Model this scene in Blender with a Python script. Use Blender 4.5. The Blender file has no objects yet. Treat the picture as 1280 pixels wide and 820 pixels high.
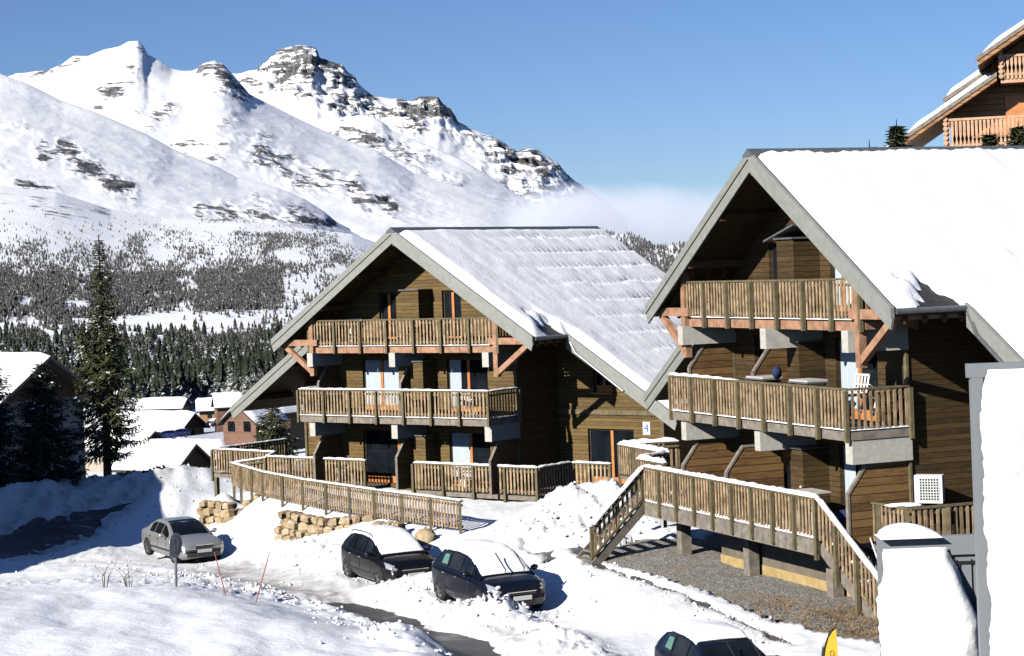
import bpy, math, random
import numpy as np
from mathutils import Vector, Matrix
random.seed(7); rng = np.random.default_rng(7)
sc = bpy.context.scene
COL = sc.collection
H = 12.0                      # camera height in the world; helper heights are relative to it
# ------------------------------------------------------------------ camera model
F = 2400.; RO = math.radians(2.1); CX, CY = 640., 340.
cR, sR = math.cos(RO), math.sin(RO)
def ray(px, py):
    A = px-CX; B = CY-py
    return (A*cR+B*sR)/F, (-A*sR+B*cR)/F
def at(px, py, Y):
    a, b = ray(px, py); return Vector((a*Y, Y, b*Y+H))
def gp(px, py, z):
    a, b = ray(px, py); Y = z/b; return Vector((a*Y, Y, z+H))
def proj(P):
    a = F*P[0]/P[1]; b = F*(P[2]-H)/P[1]
    return CX+a*cR-b*sR, CY-(a*sR+b*cR)
cam = bpy.data.cameras.new('camera'); cam.lens = 67.5; cam.sensor_width = 36; cam.shift_y = -70/1280
cam.clip_start = .5; cam.clip_end = 60000
co = bpy.data.objects.new('camera', cam); COL.objects.link(co)
m = Matrix(((cR, sR, 0, 0), (0, 0, -1, 0), (-sR, cR, 0, H), (0, 0, 0, 1)))
co.matrix_world = m; sc.camera = co
# ------------------------------------------------------------------ light
TH = math.radians(43.5); EL = math.radians(28)
w = bpy.data.worlds.new('World'); sc.world = w; w.use_nodes = True
nt = w.node_tree; bg = nt.nodes['Background']
sky = nt.nodes.new('ShaderNodeTexSky'); sky.sky_type = 'NISHITA'; sky.sun_disc = False
sky.sun_elevation = EL; sky.sun_rotation = math.pi+TH
sky.altitude = 1500; sky.air_density = 1.0; sky.dust_density = .1; sky.ozone_density = 3.5
tint = nt.nodes.new('ShaderNodeMix'); tint.data_type = 'RGBA'; tint.blend_type = 'MULTIPLY'; tint.inputs[0].default_value = 1; tint.inputs[7].default_value = (.76, .87, 1.12, 1)
nt.links.new(sky.outputs[0], tint.inputs[6]); nt.links.new(tint.outputs[2], bg.inputs[0]); bg.inputs[1].default_value = .06
sd = bpy.data.lights.new('sun', 'SUN'); sd.energy = 5.0; sd.angle = math.radians(.5); sd.color = (1, .955, .88)
so = bpy.data.objects.new('sun', sd); COL.objects.link(so)
trav = Vector((math.sin(TH)*math.cos(EL), math.cos(TH)*math.cos(EL), -math.sin(EL)))
so.rotation_euler = trav.to_track_quat('-Z', 'Y').to_euler(); so.location = (-40, -20, 60)
sc.view_settings.view_transform = 'Standard'; sc.view_settings.look = 'None'
sc.view_settings.exposure = .54; sc.view_settings.gamma = 1
sc.cycles.max_bounces = 6; sc.cycles.diffuse_bounces = 0; sc.cycles.volume_bounces = 3; sc.cycles.volume_step_rate = 1.0
# ------------------------------------------------------------------ numpy noise
def _h(ix, iy, iz, s):
    n = (ix*374761393 + iy*668265263 + iz*1274126177 + s*974634777) & 0xffffffff
    n = ((n ^ (n >> 13))*1274126177) & 0xffffffff
    n = ((n ^ (n >> 16))*668265263) & 0xffffffff
    return ((n ^ (n >> 15)) & 0xffff)/65535.
def vn(x, y, z=0., s=0):
    x = np.asarray(x, float); y = np.asarray(y, float); z = np.zeros_like(x)+z
    fx, fy, fz = np.floor(x), np.floor(y), np.floor(z)
    ix, iy, iz = fx.astype(np.int64), fy.astype(np.int64), fz.astype(np.int64)
    u, v, t = x-fx, y-fy, z-fz
    u = u*u*(3-2*u); v = v*v*(3-2*v); t = t*t*(3-2*t)
    def L(a, b, k): return a+(b-a)*k
    r = []
    for dz in (0, 1):
        r.append(L(L(_h(ix, iy, iz+dz, s), _h(ix+1, iy, iz+dz, s), u), L(_h(ix, iy+1, iz+dz, s), _h(ix+1, iy+1, iz+dz, s), u), v))
    return L(r[0], r[1], t)*2-1
def fbm(x, y, z=0., o=4, s=0, g=.5, ridge=False):
    a = 1.; t = 0.; n = 0
    for i in range(o):
        q = vn(np.asarray(x)*2**i, np.asarray(y)*2**i, np.asarray(z)*2**i if not np.isscalar(z) else z*2**i, s+i*17)
        if ridge: q = 1-2*np.abs(q)
        n = n+a*q; t += a; a *= g
    return n/t
def sst(a, b, x):
    t = np.clip((x-a)/(b-a), 0, 1); return t*t*(3-2*t)
# ------------------------------------------------------------------ materials
def new_mat(name):
    m = bpy.data.materials.new(name); m.use_nodes = True
    n = m.node_tree.nodes; return m, m.node_tree, n['Principled BSDF'], n, m.node_tree.links
def ramp(N, stops):
    r = N.new('ShaderNodeValToRGB'); e = r.color_ramp.elements
    e[0].position, e[0].color = stops[0][0], (*stops[0][1], 1); e[1].position, e[1].color = stops[-1][0], (*stops[-1][1], 1)
    for p, c in stops[1:-1]:
        k = e.new(p); k.color = (*c, 1)
    return r
def noise(N, L, co, scale, detail=4, rough=.55, dist=0):
    t = N.new('ShaderNodeTexNoise'); t.inputs['Scale'].default_value = scale; t.inputs['Detail'].default_value = detail
    t.inputs['Roughness'].default_value = rough; t.inputs['Distortion'].default_value = dist
    if co is not None: L.new(co, t.inputs['Vector'])
    return t
def math_(N, L, op, a, b=None, c=None):
    t = N.new('ShaderNodeMath'); t.operation = op
    for i, q in enumerate((a, b, c)):
        if q is None: continue
        if isinstance(q, (int, float)): t.inputs[i].default_value = q
        else: L.new(q, t.inputs[i])
    return t.outputs[0]
def mixc(N, L, f, a, b):
    t = N.new('ShaderNodeMix'); t.data_type = 'RGBA'
    for s, q in ((0, f), (6, a), (7, b)):
        if isinstance(q, tuple): t.inputs[s].default_value = (*q, 1)
        elif isinstance(q, (int, float)): t.inputs[s].default_value = q
        else: L.new(q, t.inputs[s])
    return t.outputs[2]
def plain(name, c, rough=.7, var=.25, scale=6, metal=0, bump=.0, spec=.5, stretch=None):
    m, T, P, N, L = new_mat(name)
    tc = N.new('ShaderNodeTexCoord').outputs['Object']
    if stretch:
        mp = N.new('ShaderNodeMapping'); mp.inputs['Scale'].default_value = stretch; L.new(tc, mp.inputs[0]); tc = mp.outputs[0]
    t = noise(N, L, tc, scale, 5)
    r = ramp(N, [(.3, tuple(x*(1-var) for x in c)), (.7, tuple(min(1, x*(1+var)) for x in c))])
    L.new(t.outputs[0], r.inputs[0]); L.new(r.outputs[0], P.inputs['Base Color'])
    P.inputs['Roughness'].default_value = rough; P.inputs['Metallic'].default_value = metal
    P.inputs['Specular IOR Level'].default_value = spec
    if bump:
        b = N.new('ShaderNodeBump'); b.inputs['Strength'].default_value = bump; b.inputs['Distance'].default_value = .02
        L.new(t.outputs[0], b.inputs['Height']); L.new(b.outputs[0], P.inputs['Normal'])
    return m
def siding(name, c, plank=.14, wear=.5, axis=2):
    m, T, P, N, L = new_mat(name)
    tc = N.new('ShaderNodeTexCoord').outputs['Object']
    sp = N.new('ShaderNodeSeparateXYZ'); L.new(tc, sp.inputs[0])
    zq = math_(N, L, 'DIVIDE', sp.outputs[axis], plank)
    fr = math_(N, L, 'FRACT', zq); fl = math_(N, L, 'FLOOR', zq)
    wn = N.new('ShaderNodeTexWhiteNoise'); wn.noise_dimensions = '1D'; L.new(fl, wn.inputs['W'])
    mp = N.new('ShaderNodeMapping'); mp.inputs['Scale'].default_value = (1.2, 1.2, 9) if axis == 2 else (9, 1.2, 1.2); L.new(tc, mp.inputs[0])
    n1 = noise(N, L, mp.outputs[0], 2.2, 6, .65)
    n2 = noise(N, L, tc, .7, 3)
    v = math_(N, L, 'MULTIPLY_ADD', wn.outputs[0], .35, n1.outputs[0])
    v = math_(N, L, 'MULTIPLY_ADD', n2.outputs[0], .5, v)
    r = ramp(N, [(.55, tuple(x*(1-wear) for x in c)), (.95, c), (1.35 if False else 1.0, tuple(min(1, x*(1+wear*.5)) for x in c))])
    L.new(v, r.inputs[0])
    g = math_(N, L, 'LESS_THAN', fr, .1)
    cc = mixc(N, L, g, r.outputs[0], tuple(x*.25 for x in c))
    L.new(cc, P.inputs['Base Color']); P.inputs['Roughness'].default_value = .75; P.inputs['Specular IOR Level'].default_value = .25
    b = N.new('ShaderNodeBump'); b.inputs['Strength'].default_value = .6; b.inputs['Distance'].default_value = .012
    hh = math_(N, L, 'SUBTRACT', n1.outputs[0], g); L.new(hh, b.inputs['Height']); L.new(b.outputs[0], P.inputs['Normal'])
    return m
def snow_mat(name, fine=6., coarse=.8, st=.5, c=(.88, .89, .90), dirt=0.):
    m, T, P, N, L = new_mat(name)
    tc = N.new('ShaderNodeNewGeometry').outputs['Position']
    a = noise(N, L, tc, fine, 5, .6); b = noise(N, L, tc, coarse, 4, .5)
    s = math_(N, L, 'MULTIPLY_ADD', b.outputs[0], 2.5, a.outputs[0])
    bp = N.new('ShaderNodeBump'); bp.inputs['Strength'].default_value = st; bp.inputs['Distance'].default_value = .06
    L.new(s, bp.inputs['Height']); L.new(bp.outputs[0], P.inputs['Normal'])
    r = ramp(N, [(.3, tuple(x*.94 for x in c)), (.6, c)]); L.new(a.outputs[0], r.inputs[0])
    L.new(r.outputs[0], P.inputs['Base Color']); P.inputs['Roughness'].default_value = .75; P.inputs['Specular IOR Level'].default_value = .2
    return m
M = {}
M['snow'] = snow_mat('snow'); M['roofsnow'] = snow_mat('roof_snow', 9, 1.3, .28, (.87, .88, .89))
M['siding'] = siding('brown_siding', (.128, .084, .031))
M['siding_dark'] = siding('dark_siding', (.13, .08, .035), .14, .7)
M['sidepanel'] = siding('divider_boards', (.16, .09, .035), .2, .6)
M['soffit'] = siding('soffit_boards', (.11, .065, .028), .14, .5, 0)
M['barge'] = plain('grey_bargeboard', (.245, .25, .225), .6, .12, 5)
M['metal'] = plain('grey_metal', (.16, .17, .18), .45, .15, 5, .4)
M['zinc'] = plain('zinc', (.13, .14, .15), .4, .2, 4, .3)
M['tile'] = plain('dark_roof_tile', (.03, .028, .03), .6, .4, 5, bump=.3)
M['concrete'] = plain('pale_concrete', (.46, .44, .39), .85, .15, 7, bump=.15)
M['picket'] = plain('weathered_picket', (.31, .22, .13), .8, .6, 3.5, bump=.1)
M['post'] = plain('olive_post', (.13, .105, .055), .8, .35, 5, bump=.1)
M['greywood'] = plain('grey_weathered_wood', (.21, .18, .145), .85, .35, 5, bump=.2)
M['redwood'] = plain('orange_beam', (.34, .185, .11), .7, .35, 4, bump=.1, stretch=(1, 1, 1))
M['orange'] = plain('orange_frame', (.50, .19, .055), .5, .2, 5)
M['darkframe'] = plain('dark_frame', (.03, .022, .018), .5, .2)
M['curtain'] = plain('pale_curtain', (.42, .48, .52), .9, .2, 8, stretch=(14, 14, .3))
M['white'] = plain('white_paint', (.78, .78, .76), .5, .05)
M['offwhite'] = plain('off_white_plastic', (.72, .70, .64), .45, .05)
M['black'] = plain('black_plastic', (.02, .02, .022), .45, .2)
M['ochre'] = plain('ochre_render', (.42, .30, .13), .9, .2, 4)
M['darkrender'] = plain('dark_foundation', (.16, .135, .1), .9, .25, 3)
def glass(name, c=(.008, .011, .014), rough=.05):
    m, T, P, N, L = new_mat(name)
    tc = N.new('ShaderNodeTexCoord').outputs['Object']; t = noise(N, L, tc, 1.5, 2)
    r = ramp(N, [(.35, tuple(x*.6 for x in c)), (.7, tuple(x*1.6 for x in c))]); L.new(t.outputs[0], r.inputs[0]); L.new(r.outputs[0], P.inputs['Base Color'])
    P.inputs['Roughness'].default_value = rough; P.inputs['Specular IOR Level'].default_value = .35
    return m
M['glass'] = glass('dark_glass')
# ------------------------------------------------------------------ mesh builder
class MB:
    def __init__(s): s.v = []; s.f = []
    def box(s, x0, x1, y0, y1, z0, z1):
        b = len(s.v); s.v += [(x, y, z) for z in (z0, z1) for y in (y0, y1) for x in (x0, x1)]
        s.f += [tuple(b+i for i in q) for q in ((0, 2, 3, 1), (4, 5, 7, 6), (0, 1, 5, 4), (2, 6, 7, 3), (0, 4, 6, 2), (1, 3, 7, 5))]; return s
    def beam(s, p0, p1, wd, ht, up=(0, 0, 1)):
        p0 = Vector(p0); p1 = Vector(p1); d = (p1-p0).normalized(); up = Vector(up)
        if abs(d.dot(up)) > .98: up = Vector((0, 1, 0))
        r = d.cross(up).normalized(); u = r.cross(d)
        b = len(s.v)
        for p in (p0, p1):
            for i, j in ((-1, -1), (1, -1), (1, 1), (-1, 1)): s.v.append(tuple(p+r*(i*wd/2)+u*(j*ht/2)))
        s.f += [(b, b+3, b+2, b+1), (b+4, b+5, b+6, b+7)]+[(b+i, b+(i+1) % 4, b+4+(i+1) % 4, b+4+i) for i in range(4)]; return s
    def prism(s, pts, off):
        n = len(pts); b = len(s.v); off = Vector(off)
        s.v += [tuple(p) for p in pts]+[tuple(Vector(p)+off) for p in pts]
        s.f += [tuple(range(b+n-1, b-1, -1)), tuple(range(b+n, b+2*n))]+[(b+i, b+(i+1) % n, b+n+(i+1) % n, b+n+i) for i in range(n)]; return s
    def quad(s, *p):
        b = len(s.v); s.v += [tuple(q) for q in p]; s.f.append(tuple(range(b, b+len(p)))); return s
    def tube(s, pts, rad, n=8, cap=True):
        pts = [Vector(p) for p in pts]; rs = rad if isinstance(rad, (list, tuple)) else [rad]*len(pts); rings = []
        for i, p in enumerate(pts):
            d = (pts[min(i+1, len(pts)-1)]-pts[max(i-1, 0)]).normalized()
            r = d.cross(Vector((0, 0, 1))) if abs(d.z) < .95 else d.cross(Vector((1, 0, 0)))
            r.normalize(); u = r.cross(d); b = len(s.v)
            for k in range(n):
                a = 2*math.pi*k/n; s.v.append(tuple(p+r*(math.cos(a)*rs[i])+u*(math.sin(a)*rs[i])))
            rings.append(b)
        for a, b in zip(rings, rings[1:]):
            for k in range(n): s.f.append((a+k, a+(k+1) % n, b+(k+1) % n, b+k))
        if cap: s.f += [tuple(rings[0]+k for k in range(n))[::-1], tuple(rings[-1]+k for k in range(n))]
        return s
    def grid(s, P):
        R = len(P); C = len(P[0]); b = len(s.v)
        for r in P: s.v += [tuple(q) for q in r]
        for i in range(R-1):
            for j in range(C-1): s.f.append((b+i*C+j, b+i*C+j+1, b+(i+1)*C+j+1, b+(i+1)*C+j))
        return s
    def blob(s, c, r, n=8, rings=5, jit=.15, seed=0):
        q = random.Random(seed); b = len(s.v); c = Vector(c); r = Vector(r) if not isinstance(r, (int, float)) else Vector((r, r, r))
        for i in range(rings+1):
            t = math.pi*i/rings
            for k in range(n):
                a = 2*math.pi*k/n; j = 1+q.uniform(-jit, jit)
                s.v.append((c.x+r.x*math.sin(t)*math.cos(a)*j, c.y+r.y*math.sin(t)*math.sin(a)*j, c.z+r.z*math.cos(t)*j))
        for i in range(rings):
            for k in range(n): s.f.append((b+i*n+k, b+(i+1)*n+k, b+(i+1)*n+(k+1) % n, b+i*n+(k+1) % n))
        return s
    def build(s, name, mat, parent=None, smooth=False, loc=None):
        me = bpy.data.meshes.new(name); me.from_pydata(s.v, [], s.f); me.update()
        if isinstance(mat, str): mat = M[mat]
        me.materials.append(mat)
        if smooth: me.polygons.foreach_set('use_smooth', [True]*len(me.polygons))
        o = bpy.data.objects.new(name, me); COL.objects.link(o)
        if parent: o.parent = parent
        if loc: o.location = loc
        return o
def npmesh(name, V, Fq, mat, parent=None, smooth=True, attr=None):
    me = bpy.data.meshes.new(name); V = np.asarray(V, np.float32); Fq = np.asarray(Fq, np.int32)
    me.vertices.add(len(V)); me.vertices.foreach_set('co', V.ravel())
    k = Fq.shape[1]; me.loops.add(Fq.size); me.loops.foreach_set('vertex_index', Fq.ravel())
    me.polygons.add(len(Fq)); me.polygons.foreach_set('loop_start', np.arange(0, Fq.size, k, dtype=np.int32))
    me.polygons.foreach_set('use_smooth', np.full(len(Fq), smooth)); me.update(calc_edges=True)
    if attr:
        for n, a in attr.items():
            A = me.attributes.new(n, 'FLOAT', 'POINT'); A.data.foreach_set('value', np.asarray(a, np.float32).ravel())
    me.materials.append(M[mat] if isinstance(mat, str) else mat)
    o = bpy.data.objects.new(name, me); COL.objects.link(o)
    if parent: o.parent = parent
    return o
def gridfaces(R, C):
    i, j = np.meshgrid(np.arange(R-1), np.arange(C-1), indexing='ij'); a = (i*C+j).ravel()
    return np.stack([a, a+1, a+C+1, a+C], 1)
def tag(o, label=None, cat=None, group=None, kind=None):
    for k, v in (('label', label), ('category', cat), ('group', group), ('kind', kind)):
        if v: o[k] = v
    return o
def thing(name, loc, rz, label, cat, group=None):
    o = bpy.data.objects.new(name, None); COL.objects.link(o); o.location = loc; o.rotation_euler = (0, 0, rz)
    o.empty_display_size = .3
    return tag(o, label, cat, group)
def copy_tree(o, parent=None):
    c = o.copy(); COL.objects.link(c); c.parent = parent
    for ch in list(o.children): copy_tree(ch, c)
    return c
# ================================================================== TERRAIN
def zroad(X, Y): return H-9-.055*(Y-47)-.0*X
CP = []                                        # control points (world X, Y, z)
def cpt(px, py, Y): p = at(px, py, Y); CP.append((p.x, p.y, p.z))
def cpz(X, Y, z): CP.append((X, Y, z+H))
for q in ((0, 840, 36), (200, 850, 36), (400, 850, 36), (480, 850, 36), (-120, 820, 36), (-120, 742, 47),
          (0, 738, 48), (100, 734, 49), (222, 734, 50), (285, 745, 49), (340, 753, 48), (420, 775, 44.5), (500, 795, 42.5), (545, 835, 40)): cpt(*q)
for px, Y in ((700, 44), (620, 46), (560, 48.5), (500, 50.5), (450, 54), (400, 57), (330, 62), (260, 66), (200, 70), (120, 72), (0, 68), (-150, 66), (600, 52), (650, 50), (720, 48), (800, 44), (700, 52.5),
              (480, 60), (530, 56), (300, 70), (230, 74), (120, 80), (0, 78), (200, 83), (-150, 80), (240, 88), (130, 86), (30, 84), (900, 40), (860, 44), (1000, 38)):
    a, _ = ray(px, 700); X = a*Y; CP.append((X, Y, zroad(X, Y)))
# slope above the parked cars, shelf below the picket fence, ground round the chalets
for q in ((280, 648, 80.0), (300, 632, 82), (256, 655, 80), (345, 665, 72.5), (400, 672, 69), (470, 672, 66)): cpt(*q)
for X, Y, z in ((-12.6, 81.8, -8.65), (-10.5, 77.5, -8.6), (-8.2, 73.2, -8.6), (-5, 69, -8.6), (-2, 64.6, -8.62), (-8.5, 80, -8.4), (-4, 75, -8.4), (0, 69, -8.4), (-4, 71.5, -8.4), (1, 66, -8.35), (2, 72, -8.3),
                (6, 70, -8.3), (0, 80, -8.3), (8, 80, -8.2), (0.2, 61.5, -8.6), (1.8, 58.5, -8.5), (2.4, 56.3, -8.6), (4, 60, -8.4), (3.4, 64, -8.2), (7, 62, -8.4), (-1.2, 59.5, -8.9), (0.6, 55.5, -9.05),
                (3.4, 52, -8.62), (4.6, 50, -8.6), (5.6, 54, -8.6), (6.6, 46, -8.6), (8.0, 44.2, -8.6), (9, 48, -8.6), (7.3, 51.5, -8.6), (12, 55, -8.3), (12, 48, -8.3),
                (2.6, 50.3, -8.75), (4.2, 46.6, -8.8), (5.6, 43.6, -8.85), (7.4, 41.5, -8.8), (9.5, 40, -8.8), (1.6, 53.3, -8.85),
                (-16, 90, -9.9), (-12, 90, -9.8), (-22, 90, -9.9), (-30, 92, -9.8), (-12, 96, -10.6), (-24, 98, -10.8), (-33, 98, -10.8), (-8, 92, -9.5),
                (4, 14, -5.2), (6, 17, -5.4), (2, 18, -5.8), (8, 22, -6.3), (4, 28, -7.4), (10, 30, -7.2), (-4, 20, -6), (-10, 22, -6.6),
                (15, 70, -6), (20, 80, 2.5), (30, 80, 4), (26, 65, -2), (14, 100, 1.5), (30, 110, 3), (60, 110, 0), (45, 200, -8), (20, 48, -7)): cpz(X, Y, z)
# the slope falling to the village and the valley floor
for q in ((-60, 640, 120), (60, 635, 125), (180, 625, 120), (240, 612, 150), (280, 600, 150), (0, 605, 200), (120, 600, 200), (215, 592, 200), (280, 575, 240), (330, 580, 200), (230, 558, 320), (280, 548, 330), (340, 555, 300),
          (180, 548, 380), (235, 545, 400), (285, 530, 430), (330, 525, 450), (100, 560, 350), (-60, 560, 350), (220, 515, 620), (320, 505, 650), (50, 520, 600), (250, 480, 1000), (100, 480, 1000), (-80, 480, 1000),
          (250, 432, 1350), (100, 430, 1350), (350, 430, 1350), (-80, 430, 1350), (500, 440, 1300), (800, 440, 1300), (1300, 430, 1300), (700, 480, 500), (700, 520, 200), (1000, 420, 400), (1300, 410, 400), (1300, 420, 800), (1600, 430, 1000), (1600, 420, 300), (1000, 420, 800)): cpt(*q)
for X, Y in ((-3000, 8000), (0, 9000), (4000, 9000), (-4000, 4000), (0, 4000), (3000, 4000)): cpz(X, Y, -120)
CP = np.array(CP)
def _uv(X, Y): return np.stack([np.asarray(X)/np.asarray(Y)*2.2, np.log(np.asarray(Y))], -1)
def _tps(d): return d*d*np.log(d+1e-9)
_P = _uv(CP[:, 0], CP[:, 1]); _n = len(_P)
_K = _tps(np.linalg.norm(_P[:, None]-_P[None], axis=2))+np.eye(_n)*2e-4
_Q = np.hstack([np.ones((_n, 1)), _P]); _A = np.block([[_K, _Q], [_Q.T, np.zeros((3, 3))]])
_W = np.linalg.solve(_A, np.concatenate([CP[:, 2], np.zeros(3)]))
def hbase(X, Y):
    X = np.atleast_1d(np.asarray(X, float)); Y = np.atleast_1d(np.asarray(Y, float)); U = _uv(X.ravel(), Y.ravel()); out = np.empty(len(U))
    for i in range(0, len(U), 20000):
        u = U[i:i+20000]; out[i:i+20000] = _tps(np.linalg.norm(u[:, None]-_P[None], axis=2)) @ _W[:_n]+_W[_n]+u @ _W[_n+1:]
    return out.reshape(X.shape)
def segd(X, Y, pts):                           # distance to a polyline and the running parameter
    best = np.full(np.shape(X), 1e9)
    for (ax, ay), (bx, by) in zip(pts, pts[1:]):
        dx, dy = bx-ax, by-ay; t = np.clip(((X-ax)*dx+(Y-ay)*dy)/(dx*dx+dy*dy), 0, 1)
        best = np.minimum(best, np.hypot(X-ax-t*dx, Y-ay-t*dy))
    return best
def g2(px, py, dz=0.):                        # point of the road plane seen at a pixel
    a, b = ray(px, py); Y = (-9+.055*47)/(b+.055); return (a*Y, Y)
def gz(px, py, z): p = gp(px, py, z); return (p.x, p.y)
ROADC = [g2(640, 850), g2(560, 797), g2(480, 770), g2(420, 748), g2(350, 727), g2(290, 713)]
ROADL = [g2(-140, 712), g2(0, 690), g2(80, 668), g2(150, 655), g2(230, 645), g2(275, 640)]
KERB = [gz(737, 704, -8.7), gz(800, 727, -8.72), gz(860, 750, -8.75), gz(930, 780, -8.8), gz(1000, 812, -8.85)]
TRK = [g2(560, 805), g2(470, 775), g2(400, 748), g2(300, 728), g2(200, 712), g2(110, 702), g2(-60, 715)]
PATCH = [gz(652, 674, -8.5), gz(690, 692, -8.6)], [gz(700, 680, -8.5), gz(742, 692, -8.6)]
GRAV = [gz(735, 695, -8.6), gz(830, 722, -8.6), gz(900, 745, -8.6), gz(980, 775, -8.6), gz(1060, 795, -8.6), gz(1110, 800, -8.6), (12, 44), (14, 58), (5, 62)]
def inpoly(X, Y, P):
    c = np.zeros(np.shape(X), bool); n = len(P)
    for i in range(n):
        x1, y1 = P[i]; x2, y2 = P[(i+1) % n]
        c ^= ((y1 > Y) != (y2 > Y)) & (X < (x2-x1)*(Y-y1)/(y2-y1+1e-12)+x1)
    return c
CARS = []  # filled below: (X, Y) ground spots of parked cars, so that snow is lower there
SILVER = gp(228, 690, -10.25); CAR2 = gp(486, 716, -9.55); CAR3 = gp(610, 742, -9.1); CAR4 = gp(900, 872, -8.95)
def ground(X, Y, fine=True):
    X = np.asarray(X, float); Y = np.asarray(Y, float)
    z = hbase(X, Y).reshape(X.shape)
    near = 1-sst(110, 200, Y)
    n1 = fbm(X*.35, Y*.35, 0, 4, 3); n2 = fbm(X*1.6, Y*1.6, 0, 4, 5); n3 = fbm(X*5, Y*5, 0, 3, 9, ridge=True)
    fore = 1-sst(44, 52, Y)                     # smooth deep foreground snow
    z = z+near*(n1*.10+n2*.06*(1-.92*fore))
    # foreground drifts
    z = z+near*fore*(.28*fbm(X*.22+3, Y*.13, 0, 3, 21)+.10*fbm(X*.8, Y*.5, 0, 3, 22))*sst(30, 36, Y)
    # lumpy ploughed banks beside the road
    dR = segd(X, Y, ROADC); up = sst(.0, 1., (X-np.interp(Y, [p[1] for p in ROADC], [p[0] for p in ROADC])))
    wid = 1.05+.35*n2
    bank = np.exp(-((dR-2.2)/.7)**2)*(.22+.25*n2+.12*n3)*up
    bank = bank+np.exp(-((dR-1.9)/.8)**2)*(.10+.2*n2)*(1-up)
    z = z+bank*near
    lump = np.exp(-(((X-CAR3.x+.2)/1.7)**2+((Y-CAR3.y+3.1)/1.1)**2)**1.5)      # heap in front of the car
    z = z+lump*(.42+.25*n3*.6+.15*n2)
    pile = np.exp(-((((X-2.35)+.25*(Y-64))/2.0)**2+((Y-64.3)/2.6)**2)**1.3); z = z+pile*(.95+.18*n3+.3*n2)
    p2 = np.exp(-((((X-.9))/1.6)**2+((Y-61.5)/2.0)**2)**1.3); z = z+p2*(.35+.12*n3+.2*n2)
    p3 = np.exp(-(((X+3.2)/1.8)**2+((Y-59.5)/1.8)**2)**1.5); z = z+p3*.35
    # wall of cleared snow beyond the left road
    wy = np.interp(X, [-34, -27, -20, -16, -12.5], [80, 85.5, 90.5, 93.5, 96])
    s = sst(-.9, .9, Y-wy+.5*n1)*(1-sst(3, 7, Y-wy)); z = z+s*(.85+.2*n1+.12*n2)*near
    # packed tracks
    dL = segd(X, Y, ROADL)
    z = z+near*np.exp(-(dL/2.4)**4)*(.02*np.sin(X*6+Y*3))
    dT = segd(X, Y, TRK)+.12*n2; z = z-near*.09*np.exp(-((np.abs(dT-.8)/.2)**2))*(.6+.6*n1)-near*.03*sst(1.6, .8, dT)
    z = z+near*(1-fore)*.07*np.clip(n3, 0, 1)**2*sst(-.2, .4, n1)
    # rough lumps along the far edge of the left road and the silver car lay-by
    rough = sst(1.2, .1, np.abs(Y-55-.25*(X+10))/6)*sst(-4, -8, X)
    z = z+rough*n3*.10
    for c_, dx_, dy_ in ((SILVER, .45, -.89), (CAR2, .42, -.91), (CAR3, .43, -.90), (CAR4, .40, -.92)):
        a_ = (X-c_.x)*dx_+(Y-c_.y)*dy_; b_ = (X-c_.x)*dy_-(Y-c_.y)*dx_; w_ = np.exp(-((np.abs(a_)/2.7)**4+(np.abs(b_)/1.45)**4)); z = z*(1-w_)+np.minimum(z, zroad(0, c_.y)+.04*n2)*w_
    # thin spots where tar shows
    z = z-near*.40*sst(wid+.25, wid-.45, dR)*sst(60.5, 56, Y+2.0*n2)
    z = z-near*.19*sst(1.9, 1.2, dL+.55*n2+.5*n1)*sst(-34, -30, X)*sst(-9, -11, X)
    for i, P in enumerate(PATCH): z = z-.25*sst(.45, .1, segd(X, Y, P)+.35*n2)
    dk = segd(X, Y, KERB); z = z-.20*sst(.20, .07, dk+.16*n2)
    g = inpoly(X+.25*n2, Y+.3*n2, GRAV) & (Y < 59.8+n2); z = np.where(g, z-.2, z)
    return z
def gh(x, y): return float(ground(np.array([x]), np.array([y]))[0])
cols = np.arange(-260, 1560, 3.6); invY = np.arange(1/12., 1/2600., -2.0/21600*1.0)
invY = np.concatenate([invY, 1/np.geomspace(2650, 40000, 24)])
A = (cols-CX)/F
YY = np.repeat((1/invY)[:, None], len(cols), 1); XX = A[None]*YY
# follow the roll a little: widen far rows
ZZ = ground(XX, YY)
def _pz(k=.0): pass
V = np.stack([XX, YY, ZZ], -1).reshape(-1, 3)
m, T, P, N, L = new_mat('snow_ground')
geo = N.new('ShaderNodeNewGeometry').outputs['Position']
a = noise(N, L, geo, 5, 6, .65); b = noise(N, L, geo, .9, 4, .5)
hsum = math_(N, L, 'MULTIPLY_ADD', b.outputs[0], 2.2, a.outputs[0])
bp = N.new('ShaderNodeBump'); bp.inputs['Strength'].default_value = .42; bp.inputs['Distance'].default_value = .07
L.new(hsum, bp.inputs['Height']); L.new(bp.outputs[0], P.inputs['Normal'])
at_ = N.new('ShaderNodeAttribute'); at_.attribute_name = 'dirt'
d = noise(N, L, geo, 2.2, 6, .7)
dm = math_(N, L, 'MULTIPLY', at_.outputs['Fac'], d.outputs[0])
r = ramp(N, [(.0, (.88, .89, .90)), (.35, (.66, .65, .64)), (.62, (.30, .28, .26))]); L.new(dm, r.inputs[0])
L.new(r.outputs[0], P.inputs['Base Color']); P.inputs['Roughness'].default_value = .7; P.inputs['Specular IOR Level'].default_value = .25
dR = segd(XX, YY, ROADC); dL = segd(XX, YY, ROADL); n_ = fbm(XX*1.2, YY*1.2, 0, 3, 31)
dirt = .75*sst(2.0, .9, dR+.4*n_)*sst(95, 60, YY)+.95*sst(3.2, 1.9, dL+.5*n_)*sst(110, 90, YY)*(.75+.5*np.sin(dL*7+n_*2)*.5)+.35*sst(1.6, .3, segd(XX, YY, [g2(290, 713), g2(228, 703), g2(130, 690), g2(0, 700)])+.5*n_)
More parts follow.
